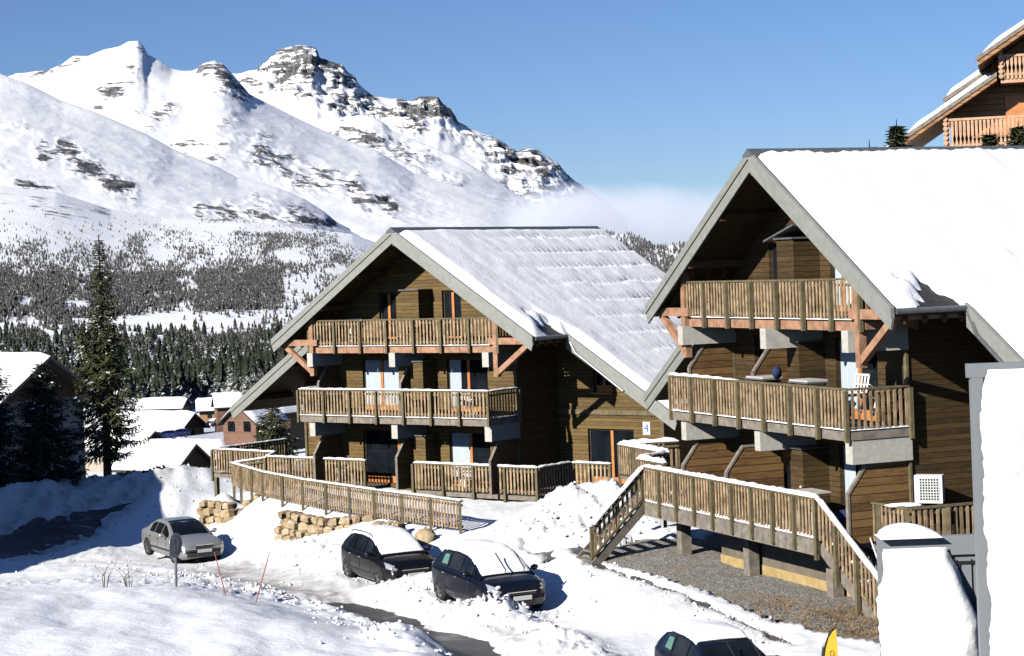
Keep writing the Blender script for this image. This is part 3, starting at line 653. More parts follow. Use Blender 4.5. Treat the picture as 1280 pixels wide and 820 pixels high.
        # orange bracket carrying the eave
        b = MB(); b.beam((sg*4.3, .28, 5.66), (sg*6.3, .28, 5.66), .22, .24); b.beam((sg*4.62, .28, 4.35), (sg*4.62, .28, 6.9), .2, .2); b.beam((sg*4.66, .28, 4.5), (sg*6.15, .28, 5.56), .17, .19)
        b.beam((sg*6.25, .1, 5.6), (sg*6.25, 2.3, 5.6), .16, .16)
        b.build('bracket', 'redwood', root)
    MB().beam((0, 0.02, rz(0)-.5), (0, 1.79, rz(0)-.5), .16, .24).build('purlin', 'soffit', root)
    rc = MB(); rc.prism([(-.24, -.11, ZA-.09), (0, -.11, ZA+.09), (.24, -.11, ZA-.09), (.24, -.11, ZA-.13), (-.24, -.11, ZA-.13)], (0, L+.11, 0)); rc.build('ridge_cap', 'zinc', root)
    dp = MB(); dp.tube([(6.6, 2.02, rz(6.5)-.1), (6.68, 2.03, rz(6.5)-.3), (6.95, 2.0, rz(6.95)-.42), (9.0, 2.0, rz(9.0)-.5)], .05, 8); dp.build('downpipe', 'zinc', root)
    # roof snow
    q = kind
    def snow_on(sg):
        xs = np.arange(0, 11.16, .11); ys = np.arange(.06, L, .11); Xg, Yg = np.meshgrid(xs, ys, indexing='ij')
        ex = np.where(Yg < 2.16, 6.5, 11.12)
        d = np.minimum.reduce([Xg-(.22 if kind == 1 else .20), ex-Xg, Yg-.12, L-.05-Yg, np.where((Xg > 6.5), Yg-2.2, 9)])
        n1 = fbm(Xg*.8, Yg*.8, sg*3, 3, 80+q); n2 = fbm(Xg*3, Yg*3, 0, 3, 90+q)
        edge = np.sqrt(np.clip(sst(-.02, .34, d), 0, 1))
        T_ = .27+(.05 if kind == 1 else .07)*n1+(.012 if kind == 1 else .03)*n2+(.02 if kind == 1 else .06)*fbm(Xg*.35, Yg*1.5, 0, 3, 95+q)
        if kind == 1 and sg == 1:
            v = Xg/.772; k = v/1.32+.12*n1; fr = k-np.floor(k); reg = sst(2.2, 5, Yg)*(.35+.65*sst(5, 8, Yg))
            lump = (.5+.5*np.sin(Yg*2*math.pi/.36+n1*3))
            T_ = T_-reg*(.5+.5*sst(-.5, .4, n1))*(.13*sst(.62, .97, fr)*(.45+.75*lump)+.03*fr)-.02*reg*np.abs(n2)
            T_ = T_-.16*reg*sst(.86, .97, fr)*sst(-.1, .3, n1)*sst(6, 9, Yg)
        else: T_ = T_+.02*np.sin(Yg*2*math.pi/.36)*sst(1.2, .2, Xg)
        if sg == 1:
            hole = sst(.8, .15, np.hypot((Xg-6.25)/1.1, (Yg-1.35)/1.0)+.5*n2); T_ = T_-.34*hole
            lip = sst(.45, .2, Xg)*(.5+.5*np.sin(Yg*2*math.pi/.30)); T_ = T_-.14*lip
        T_ = T_*edge; Z = rz(0)-TP*Xg+.012+T_
        ok = T_ > .03
        V = np.stack([sg*Xg, Yg, np.where(ok, Z, rz(0)-TP*Xg-.04)], -1).reshape(-1, 3); fc = gridfaces(*Xg.shape)
        if sg < 0: fc = fc
        kp = ok.ravel()[fc].any(1); fc = fc[kp] if sg > 0 else fc[kp][:, ::-1]
        npmesh('roof_snow', V, fc, 'roofsnow', root)
    snow_on(1); snow_on(-1)
    # floors: concrete beams, slabs, balconies, dividers, closets
    for x in (-4.6, -.3, 4.25):
        x_ = x+(.5 if kind == 2 and x == -.3 else 0)
        MB().box(x_-.15, x_+.15, .06, 1.79, 4.72, 5.26).build('concrete_beam', 'concrete', root)
        MB().box(x-.15, x+.15 if x < 4 else x+.17, .06, 1.79, 1.98, 2.50 if x < 4 else 2.72).build('concrete_beam', 'concrete', root)
    for nm, x0, x1, y0, zf, fm in (('balcony', -4.75, 4.75, .32, 5.5, 'redwood'), ('balcony', -5.2, 4.4, .04, 2.8, 'greywood')):
        b = MB(); b.box(x0, x1, y0+.06, 1.79, zf-.14, zf); 
        b = b.build('balcony', 'greywood', root)
        f = MB(); k = 5
        for i in range(k):
            a_ = x0+(x1-x0)*i/k; f.box(a_+.01, x0+(x1-x0)*(i+1)/k-.01, y0, y0+.058, zf-.26, zf-.03)
        f.box(x1, x1+.05, y0, 1.78, zf-.22, zf-.03); f.box(x0-.05, x0, y0, 1.78, zf-.22, zf-.03)
        f.build('fascia', fm, b)
        pts = [(x0, 1.74, zf), (x0, y0-.02, zf), (x1, y0-.02, zf), (x1, 1.74, zf)]
        railing(b, pts, snow=(.05 if kind == 1 else .0) if zf < 4 else 0, snow_low=.03 if zf > 4 else .035, out=1)
        if kind == 2 and zf < 4:
            s = MB(); R = []
            for i in range(30): 
                t = i/29; x = x0+t*4.0; hh = .075*(1-t**3)*(.7+.3*math.sin(i*1.3)); R.append([(x, y0-.1, zf+1.045), (x, y0-.08, zf+1.05+hh), (x, y0+.06, zf+1.05+hh), (x, y0+.09, zf+1.045)])
            s.grid(R).build('snow_line', 'snow', b, True)
    for lv, z0 in ((0, 0), (1, 2.8)):
        for x in (-4.6, -.3, 4.25):
            if lv == 1 and x > 4: continue
            if kind == 2 and x == -.3: x = -2.0 if lv == 0 else -.85
            if lv == 0 and x < -4 and kind == 2: pass
            hb = 1.95; y0 = (.12 if lv == 0 else .5) if kind == 1 else (-.02 if lv == 0 else .3)
            pl = [(x-.035, y0, z0+.02), (x-.035, y0, z0+1.25), (x-.035, y0+.55, z0+hb), (x-.035, 1.78, z0+hb), (x-.035, 1.78, z0+.02)]
            p = MB().prism(pl, (.07, 0, 0)).build('divider', 'sidepanel', root)
            e = MB()
            for a_, b_ in zip(pl, pl[1:-1]):
                e.beam(Vector(a_)+Vector((.035, 0, 0)), Vector(b_)+Vector((.035, 0, 0)), .11, .06)
            e.build('edge_trim', 'greywood', p)
    for z0, x0, x1, hh in ((0, -.2, .42, 2.0), (2.8, -.2, .42, 2.05), (5.5, -.55, .33, 2.1)):
        c = MB().box(x0, x1, 1.0, 1.79, z0+.02, z0+hh).build('closet', 'siding' if kind == 1 else 'siding2', root)
        MB().box(x0-.06, x1+.06, .93, 1.785, z0+hh+.002, z0+hh+.05).build('cap', 'metal', c)
        MB().blob((x1-.12, .98, z0+1.0), .035, 6, 4, 0).build('knob', 'white', c)
    if kind == 2:
        d = MB(); d.tube([(-1.15, 1.6, 5.6), (-1.15, 1.6, 7.05), (-.9, 1.5, 7.45), (-.5, 1.5, 7.5)], .07, 8); d.build('flue_duct', 'metal', root)
        d = MB(); d.prism([(-1.1, .9, 7.55), (.5, .9, 7.95), (.5, .9, 8.0), (-1.1, .9, 7.6)], (0, 1.1, 0)); d.build('canopy', 'metal', root)
    # concrete foot
    fd = MB(); fd.box(-4.7, 4.4, 1.2, 4.4, -1.95, -.28); fd.build('foundation', 'darkrender', root)
    fd = MB(); fd.box(-4.72, 4.42, 1.17, 1.23, -1.95, -1.42); fd.build('plinth', 'ochre', root)
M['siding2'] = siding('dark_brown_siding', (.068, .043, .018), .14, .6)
c1 = thing('chalet', (-4.5004, 73, H+1.7782-ZA), math.radians(-37.6), 'farther brown timber chalet with a ribbed snowy roof and a number 4 plate', 'chalet', None)
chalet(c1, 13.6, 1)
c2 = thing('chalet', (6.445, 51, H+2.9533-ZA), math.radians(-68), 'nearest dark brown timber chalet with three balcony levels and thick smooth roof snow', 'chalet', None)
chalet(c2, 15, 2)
def W1(x, y, z=0): return c1m @ Vector((x, y, z))
def W2(x, y, z=0): return c2m @ Vector((x, y, z))
c1m = Matrix.Translation(c1.location) @ Matrix.Rotation(math.radians(-37.6), 4, 'Z')
c2m = Matrix.Translation(c2.location) @ Matrix.Rotation(math.radians(-68), 4, 'Z')
# number sign
def text(name, s, size, mat, parent=None, depth=.004):
    cu = bpy.data.curves.new(name, 'FONT'); cu.body = s; cu.size = size; cu.extrude = depth; cu.align_x = 'CENTER'; cu.align_y = 'CENTER'
    o = bpy.data.objects.new(name, cu); COL.objects.link(o); dg = bpy.context.evaluated_depsgraph_get()
    me = bpy.data.meshes.new_from_object(o.evaluated_get(dg)); bpy.data.objects.remove(o); me.materials.clear(); me.materials.append(M[mat] if isinstance(mat, str) else mat)
    o = bpy.data.objects.new(name, me); COL.objects.link(o); o.parent = parent; return o
M['blue'] = plain('blue_paint', (.04, .10, .28), .5, .1)
sg_ = MB().box(-.16, .16, -.02, .0, -.24, .24).build('number_sign', 'white', c1, loc=(8.35, 4.39, 2.18))
tx = text('number', '4', .44, 'blue', sg_); tx.rotation_euler = (math.pi/2, 0, 0); tx.location = (0, -.026, 0)
tag(sg_, 'white number plate reading 4')
# ================================================================== DECKS AND FENCES
def slab(pts, z0, z1, name, mat, par=None):
    return MB().prism([(x, y, z0) for x, y in pts], (0, 0, z1-z0)).build(name, mat, par)
dk = thing('deck', W1(-7.7, .6, -.2), math.radians(-37.6), 'raised wooden deck along the left front of the farther chalet', 'deck')
dkm = dk.location.copy()
def LD(root, pts): # local points (chalet axes) relative to a root placed at chalet-local p0
    return pts
d1 = [(-12.75, 6.9), (-12.7, 2.35), (-8.7, 2.1), (-7.7, .6), (-2.3, .6)]; o1 = (-7.7, .6)
def sh(p, o, z=.2): return (p[0]-o[0], p[1]-o[1], z)
slab([sh(p, o1)[:2] for p in ((-12.75, 6.9), (-12.7, 2.35), (-8.7, 2.1), (-7.7, .6), (-2.3, .6), (-2.3, 1.76), (-4.75, 1.76), (-4.75, 4.32), (-9.2, 4.32), (-9.2, 6.9))], .02, .18, 'deck_floor', 'greywood', dk)
railing(dk, [sh(p, o1) for p in d1], snow=.055, drop=.35)
for p in ((-12.6, 2.4), (-12.65, 6.6), (-9, 2.3)): MB().box(p[0]-o1[0]-.08, p[0]-o1[0]+.08, p[1]-o1[1]-.08, p[1]-o1[1]+.08, -1.4, .02).build('support', 'post', dk)
dk = thing('deck', W1(.2, .6, -.2), math.radians(-37.6), 'low wooden deck behind the big snow heap, with a kinked railing', 'deck'); o1 = (.2, .6)
slab([sh(p, o1)[:2] for p in ((.2, .55), (6.15, .5), (6.2, 2.5), (8.0, 2.5), (8.0, 4.32), (4.4, 4.32), (4.4, 1.72), (.2, 1.72))], .02, .18, 'deck_floor', 'greywood', dk)
railing(dk, [sh(p, o1) for p in ((.2, .55), (6.15, .5), (6.2, 2.5), (8.0, 2.5))], snow=.06, drop=.5)
# picket fence on the shelf
fpts = [gp(336, 572, -7.35), gp(290, 579, -7.6), gp(330, 590.5, -7.6), gp(380, 600, -7.6), gp(470, 613, -7.6), gp(577, 626.5, -7.6)]
fe = thing('picket_fence', fpts[1]-Vector((0, 0, 1.0)), 0, 'long weathered picket fence curving over the snow shelf above the parked cars', 'fence')
railing(fe, [tuple(p-Vector((0, 0, 1.0))-fe.location) for p in fpts], h=1.0, snow=.05, post_gap=1.7, drop=.5, mats=('picket', 'post'), rmat='post', gap=.17, pw=.092)
# deck with stairs of the nearer chalet
dk = thing('deck', W2(3.0, -.1, -.2), math.radians(-68), 'long raised deck with snow capped railing and stairs at both ends over the gravel', 'deck'); o1 = (3.0, -.1)
slab([sh(p, o1)[:2] for p in ((-8.2, 1.76), (-8.2, -.1), (3.0, -.1), (3.0, 1.1), (4.2, 1.1), (4.2, 1.72), (-7, 1.74))], .02, .19, 'deck_floor', 'greywood', dk)
f = MB(); [f.box(-10.0+i*2.0+.01, -8.0+i*2.0-.01, -.05, .0, -.22, .16) for i in range(5)]; f.build('fascia', 'greywood', dk)
r1 = railing(dk, [(-10.0, 0, .2), (0, 0, .2)], snow=.09, snow_low=.09, drop=.35, post_gap=1.15)
# left stairs
railing(dk, [(-10.0, -.02, .2), (-9.75, -1.85, -1.38)], snow=.12, drop=.3, post_gap=.75)
st = MB(); st.beam((-10.0, -.05, .0), (-9.75, -1.95, -1.62), .06, .26); st.beam((-11.15, -.05, .0), (-10.9, -1.95, -1.62), .06, .26)
st.build('stringer', 'greywood', dk)
for i in range(8):
    t = (i+.6)/8; MB().box(-11.1+.25*t, -10.04+.25*t, -1.9*t-.12, -1.9*t+.12, .12-1.6*t-.05, .12-1.6*t).build('tread', 'greywood', dk)
# right stairs
railing(dk, [(0, -.02, .2), (2.75, -.02, -1.5)], snow=.07, drop=.5, post_gap=1.0); railing(dk, [(.9, 1.1, .2), (2.75, 1.1, -1.0)], drop=.3, post_gap=1.0)
st = MB(); st.beam((0, .02, .0), (2.75, .02, -1.72), .06, .28); st.build('stringer', 'greywood', dk); MB().beam((0, 1.08, .0), (2.75, 1.08, -1.72), .06, .28).build('stringer', 'greywood', dk)
for i in range(9):
    t = (i+.5)/9; tr = MB().box(2.75*t-.14, 2.75*t+.14, .06, 1.04, .16-1.72*t-.05, .16-1.72*t).build('tread', 'greywood', dk)
    if i % 2 == 0: MB().blob((2.75*t, .35+.1*(i % 3), .17-1.72*t), (.13, .2, .05), 8, 4, .2, i).build('snow_patch', 'snow', tr, True)
for x, y in ((-9.3, .9), (-5.4, 1.0), (-1.0, 1.0)): MB().box(x-.16, x+.16, y-.16, y+.16, -1.65, .02).build('pillar', 'greywood', dk)
jo = MB(); [jo.box(-10.9+i*.9, -10.78+i*.9, .02, 1.7, -.16, .015) for i in range(13)]; jo.build('joists', 'greywood', dk)
# walkway with two kinked, snow laden rails beyond the stairs
wk = thing('walkway', gp(774, 555, -6)-Vector((0, 0, 1.02)), 0, 'small landing with two V shaped rails heaped with snow, between both chalets', 'walkway')
L_ = lambda p: tuple(p-Vector((0, 0, 1.02))-wk.location)
A1, A2, A3 = gp(774, 556, -6), gp(836, 567, -6), gp(848, 552, -6); B1, B2, B3 = gp(798, 574, -6), gp(832, 580, -6), gp(833, 568, -6)
railing(wk, [L_(A3), L_(A1), L_(A2)], snow=.13, drop=.9); railing(wk, [L_(B3), L_(B1), L_(B2)], snow=.13, drop=.9)
MB().prism([Vector(L_(p))+Vector((0, 0, -.12)) for p in (A1, A3, A2, B3)], (0, 0, .1)).build('deck_floor', 'greywood', wk)
# side landing with the heat pump
ld = thing('side_deck', gp(1137, 636, -6)-Vector((0, 0, 1.0)), 0, 'side deck railing at the foot of the dark wall, right of the stairs', 'deck')
L_ = lambda p: tuple(p-Vector((0, 0, 1.0))-ld.location)
S1, S2, S3, S4 = gp(1066, 624, -6), gp(1137, 636, -6), gp(1215, 629, -6), gp(1270, 624, -6)
railing(ld, [L_(S1), L_(S2), L_(S4)], h=1.0, drop=.5, post_gap=1.2)
MB().prism([Vector(L_(p))+Vector((0, 0, -.15)) for p in (S1, S2, S4, S4+Vector((0, 2, 0)), S1+Vector((.5, 2.4, 0)))], (0, 0, .13)).build('deck_floor', 'greywood', ld)
sn = MB(); p0, p1 = Vector(L_(gp(1112, 631, -6))), Vector(L_(gp(1150, 635, -6)))
sn.blob((p0+p1)/2+Vector((0, 0, 1.03)), ((p1-p0).length/2, .12, .06), 10, 5, .1, 2); sn.build('snow_patch', 'snow', ld, True)
# ------------------------------------------------------------------ heat pump, pole, furniture
def face(loc, rz_): return loc, rz_
hp = thing('heat_pump', gp(1161, 629, -6.05), math.radians(-22), 'white heat pump unit with a black grille on the side deck', 'heat pump')
MB().box(-.34, .34, 0, .33, 0, .68).build('casing', 'white', hp); MB().box(-.22, .26, -.012, .0, .06, .62).build('fan_grille', 'black', hp)
g = MB(); [g.box(-.22+i*.068, -.205+i*.068, -.024, -.012, .06, .62) for i in range(8)]; [g.box(-.22, .26, -.03, -.025, .06+i*.068, .075+i*.068) for i in range(9)]; g.build('grille_bars', 'white', hp)
for x in (-.25, .25): MB().box(x-.04, x+.04, 0, .33, -.22, 0).build('foot', 'black', hp)
a, b = gp(1075, 636, -6.3), gp(1098, 702, -7.3)
pl = MB().tube([a, b], .02, 6).build('pole', 'white'); tag(pl, 'thin white pole leaning beside the right hand stairs', 'pole')
def pchair(loc, rz_, label, grp):
    t = thing('plastic_chair', loc, rz_, label, 'chair', grp)
    MB().box(-.22, .22, -.22, .22, .40, .43).build('seat', 'offwhite', t)
    b = MB(); [b.beam((x, .21, .43), (x*1.1, .32, .86), .05, .02) for x in (-.2, -.1, 0, .1, .2)]; b.beam((-.24, .32, .86), (.24, .32, .86), .05, .05); b.beam((-.23, .27, .62), (.23, .27, .62), .03, .03); b.build('backrest', 'offwhite', t)
    for x in (-.2, .2):
        for y in (-.2, .2): MB().beam((x, y, .4), (x*1.15, y*1.15, 0), .04, .04).build('leg', 'offwhite', t)
    for x in (-.25, .25): MB().beam((x, -.2, .62), (x, .25, .64), .05, .03).build('armrest', 'offwhite', t)
    return t
G = None
pchair(W1(-3.9+.2, .9, 0), .6, 'white plastic chair behind the left deck railing of the farther chalet', G)
pchair(W1(2.35, 1.1, 0), 1.2, 'white plastic chair behind the right deck railing of the farther chalet', G)
pchair(W1(2.7, .8, 2.8), .3, 'white plastic chair at the right end of the farther chalet first floor balcony', G)
pchair(W2(3.75, .75, 3.2), 2.0, 'white slatted plastic chair tipped against the first floor balcony rail, nearer chalet', G).rotation_euler = (math.radians(28), 0, 2.2)
def ctable(loc, rz_, label):
    t = thing('folding_table', loc, rz_, label, 'table'); MB().box(-.5, .5, -.32, .32, 1.06, 1.10).build('tabletop', 'metal', t); MB().box(-.46, .46, -.3, .3, 1.10, 1.15).build('top_panel', 'concrete', t)
    for x in (-.42, .42):
        for y in (-.25, .25): MB().beam((x, y, 1.06), (x, y, 0), .04, .04).build('leg', 'metal', t)
    return t
ctable(W2(-.6, .5, 2.8), math.radians(-68), 'grey tall table left behind the nearer chalet balcony rail')
ctable(W2(1.7, .5, 2.8), math.radians(-68), 'grey tall table right of the dark blue cloth on the balcony')
M['navy'] = plain('navy_cloth', (.015, .03, .09), .9, .4, 9)
k = MB().blob((0, 0, .0), (.12, .16, .17), 9, 6, .3, 4).build('cloth', 'navy', None, True, W2(.35, .35, 4.08)); tag(k, 'dark blue cloth bundle on the grey balcony table', 'cloth')
k = MB().blob((0, 0, 0), (.4, .3, .22), 10, 6, .3, 6).build('cloth', 'navy', None, True, W2(2.7, .9, .42)); tag(k, 'dark blue tarpaulin heap on the ground deck beside the stairs', 'tarpaulin')
wt = thing('side_table', W2(1.3, .7, 0), math.radians(-68), 'pale small table behind the top of the right hand stairs', 'table')
MB().box(-.5, .5, -.3, .3, .98, 1.02).build('tabletop', 'concrete', wt)
for x in (-.42, .42): MB().box(x-.03, x+.03, -.25, -.19, 0, .98).build('leg', 'white', wt)
wb = MB().box(-.28, .28, -.02, .02, 0, 1.1).build('board', 'white', None, False, W2(2.35, 1.55, 5.55)); wb.rotation_euler = (0, 0, math.radians(-68)); tag(wb, 'white panel leaning on the gable wall of the nearer chalet top balcony', 'panel')
wb = MB(); wb.box(-.3, .3, -.03, .03, 0, .05); wb.box(-.3, .3, -.03, .03, .95, 1.0); wb.box(-.3, -.25, -.03, .03, .05, .95); wb.box(.25, .3, -.03, .03, .05, .95)
o_ = wb.build('rack', 'white', None, False, W1(-3.4, 1.5, 5.55)); o_.rotation_euler = (0, 0, math.radians(-37.6)); tag(o_, 'white drying rack on the top balcony of the farther chalet', 'rack')
# ================================================================== STONE WALLS
m, T, P, N, L = new_mat('ochre_stone'); tc = N.new('ShaderNodeTexCoord').outputs['Object']; a = noise(N, L, tc, 1.6, 6, .7)
r = ramp(N, [(.3, (.16, .11, .07)), (.5, (.42, .31, .18)), (.7, (.60, .50, .34))]); L.new(a.outputs[0], r.inputs[0]); L.new(r.outputs[0], P.inputs['Base Color']); P.inputs['Roughness'].default_value = .9
bp = N.new('ShaderNodeBump'); bp.inputs['Strength'].default_value = .7; bp.inputs['Distance'].default_value = .06; L.new(a.outputs[0], bp.inputs['Height']); L.new(bp.outputs[0], P.inputs['Normal']); M['stone'] = m
def stones(label, path, hgt, size, seed, gapf=None):
    q = random.Random(seed); c0 = path[0].copy(); n = sum((b-a).length for a, b in zip(path, path[1:])); run = 0; mb = MB()
    for a, b in zip(path, path[1:]):
        l = (b-a).length; d = (b-a)/l; nn = Vector((d.y, -d.x, 0)).normalized(); z = -.25; row = 0
        while z < max(hgt):
            sz = size*q.uniform(.7, 1.0); x = -size*.5*q.random()
            while x < l:
                w_ = sz*q.uniform(.8, 1.7); tt = (run+x)/n; hh = hgt[0]+(hgt[1]-hgt[0])*tt
                if z < hh+q.uniform(-.12, .12) and not (gapf and gapf(tt, z)):
                    c = a+d*(x+w_/2)+Vector((0, 0, z+sz*.42))-nn*(z*.25+q.uniform(-.06, .08))-c0; bb = len(mb.v)
                    mb.blob((0, 0, 0), (w_*.56, .34, sz*.54), 8, 5, .2, q.random())
                    for i in range(bb, len(mb.v)):
                        v_ = mb.v[i]; mb.v[i] = tuple(math.copysign(abs(c_/h_)**.62, c_)*h_*.88 for c_, h_ in zip(v_, (w_*.56, .34, sz*.54)))
                    rot = Matrix.Rotation(math.atan2(d.y, d.x), 3, 'Z') @ Matrix.Rotation(q.uniform(-.2, .2), 3, 'Y')
                    for i in range(bb, len(mb.v)): mb.v[i] = tuple(rot @ Vector(mb.v[i])+c)
                x += w_
            z += sz*.8; row += 1
        run += l
    o = mb.build('stone_wall', 'stone'); o.location = c0
    return tag(o, label, 'wall')
stones('ochre rubble wall at the bend behind the silver car, half under snow', [at(252, 664, 80.2), at(285, 668, 79.0), at(325, 650, 78.6)], (1.15, .9), .44, 3, lambda t, z: .5 < t < .62 and z > .1)
stones('low ochre stone wall under the picket fence, above the rear dark car', [at(352, 668, 70.8), at(400, 678, 69.3), at(462, 672, 68.6)], (.75, .6), .40, 5)
stones('few ochre stones peeping from snow behind the rear dark car', [at(468, 674, 66), at(505, 676, 65.4)], (.4, .3), .42, 7)
b = MB().blob((0, 0, 0), (.42, .35, .4), 8, 6, .2, 9).build('boulder', 'stone', None, True, at(533, 675, 64.2)); tag(b, 'single ochre boulder in the snow above the front dark car', 'boulder')
# ================================================================== CARS
def paint(name, c, metal=.3, rough=.3, dirt=.25):
    m, T, P, N, L = new_mat(name); tc = N.new('ShaderNodeTexCoord').outputs['Object']; a = noise(N, L, tc, 3.5, 7, .7)
    sp = N.new('ShaderNodeSeparateXYZ'); L.new(tc, sp.inputs[0])
    lo = math_(N, L, 'SUBTRACT', .75, sp.outputs[2]); lo = math_(N, L, 'MAXIMUM', lo, 0); k = math_(N, L, 'MULTIPLY', lo, a.outputs[0]); k = math_(N, L, 'MULTIPLY', k, dirt*3)
    L.new(mixc(N, L, k, c, (.22, .2, .18)), P.inputs['Base Color'])
    P.inputs['Metallic'].default_value = metal; P.inputs['Roughness'].default_value = rough; P.inputs['Specular IOR Level'].default_value = .35; P.inputs['Coat Weight'].default_value = .2; P.inputs['Coat Roughness'].default_value = .08
    return m
M['silver'] = paint('silver_paint', (.44, .44, .43), .6, .32); M['navycar'] = paint('dark_blue_paint', (.004, .006, .014), .0, .3, .06); M['blackcar'] = paint('black_paint', (.004, .004, .006), .0, .32, .08)
M['chrome'] = plain('chrome', (.6, .6, .6), .15, .05, 5, 1.0); M['rubber'] = plain('tyre_rubber', (.02, .02, .02), .85, .3); M['lamp'] = plain('headlamp_lens', (.45, .47, .48), .12, .3, 14, .4)
M['rim'] = plain('alloy_rim', (.45, .45, .45), .35, .1, 5, .8); M['plate'] = plain('number_plate', (.75, .75, .72), .5, .03); M['lampred'] = plain('red_lamp', (.35, .01, .01), .2, .1); M['mint'] = plain('pale_green_sunshade', (.10, .22, .18), .7, .1); M['seatred'] = plain('dark_red_seat', (.10, .02, .025), .8, .2)
def lerp_tab(tab, x, k):
    xs = [t[0] for t in tab]; return float(np.interp(x, xs[::-1], [t[k] for t in tab][::-1]))
HATCH = dict(body=[(2.08, .34, .60, .64, .58), (2.02, .24, .70, .75, .73), (1.82, .19, .78, .86, .82), (1.45, .18, .86, .95, .865), (1.0, .18, .92, 1.0, .875), (.4, .18, .95, 1.0, .88), (-.5, .18, .97, 1.0, .88), (-1.4, .19, .99, 1.02, .865), (-1.8, .22, 1.0, 1.03, .83), (-2.0, .3, .97, 1.0, .77), (-2.08, .36, .85, .88, .66)],
             cab=[(1.28, .97, .73), (.9, 1.18, .68), (.45, 1.39, .62), (.1, 1.46, .60), (-.4, 1.49, .60), (-1.1, 1.47, .59), (-1.55, 1.38, .575), (-1.95, 1.02, .64)], wheels=(1.32, -1.28), win=[(.98, .12), (.04, -.72), (-.80, -1.38)], roof=(.12, -1.5))
SEDAN = dict(body=[(2.2, .36, .56, .60, .60), (2.14, .24, .66, .71, .76), (1.95, .18, .73, .80, .83), (1.5, .17, .79, .88, .85), (1.0, .17, .84, .93, .855), (.4, .17, .88, .93, .86), (-.6, .17, .90, .93, .86), (-1.4, .18, .91, .96, .855), (-1.9, .20, .92, .98, .83), (-2.15, .28, .88, .95, .78), (-2.22, .36, .74, .80, .70)],
             cab=[(1.05, .90, .72), (.65, 1.13, .66), (.25, 1.31, .60), (-.05, 1.36, .575), (-.5, 1.38, .57), (-1.0, 1.34, .56), (-1.3, 1.2, .60), (-1.68, .93, .66)], wheels=(1.38, -1.32), win=[(.78, .08), (0.0, -.62), (-.70, -1.16)], roof=(.0, -1.02))
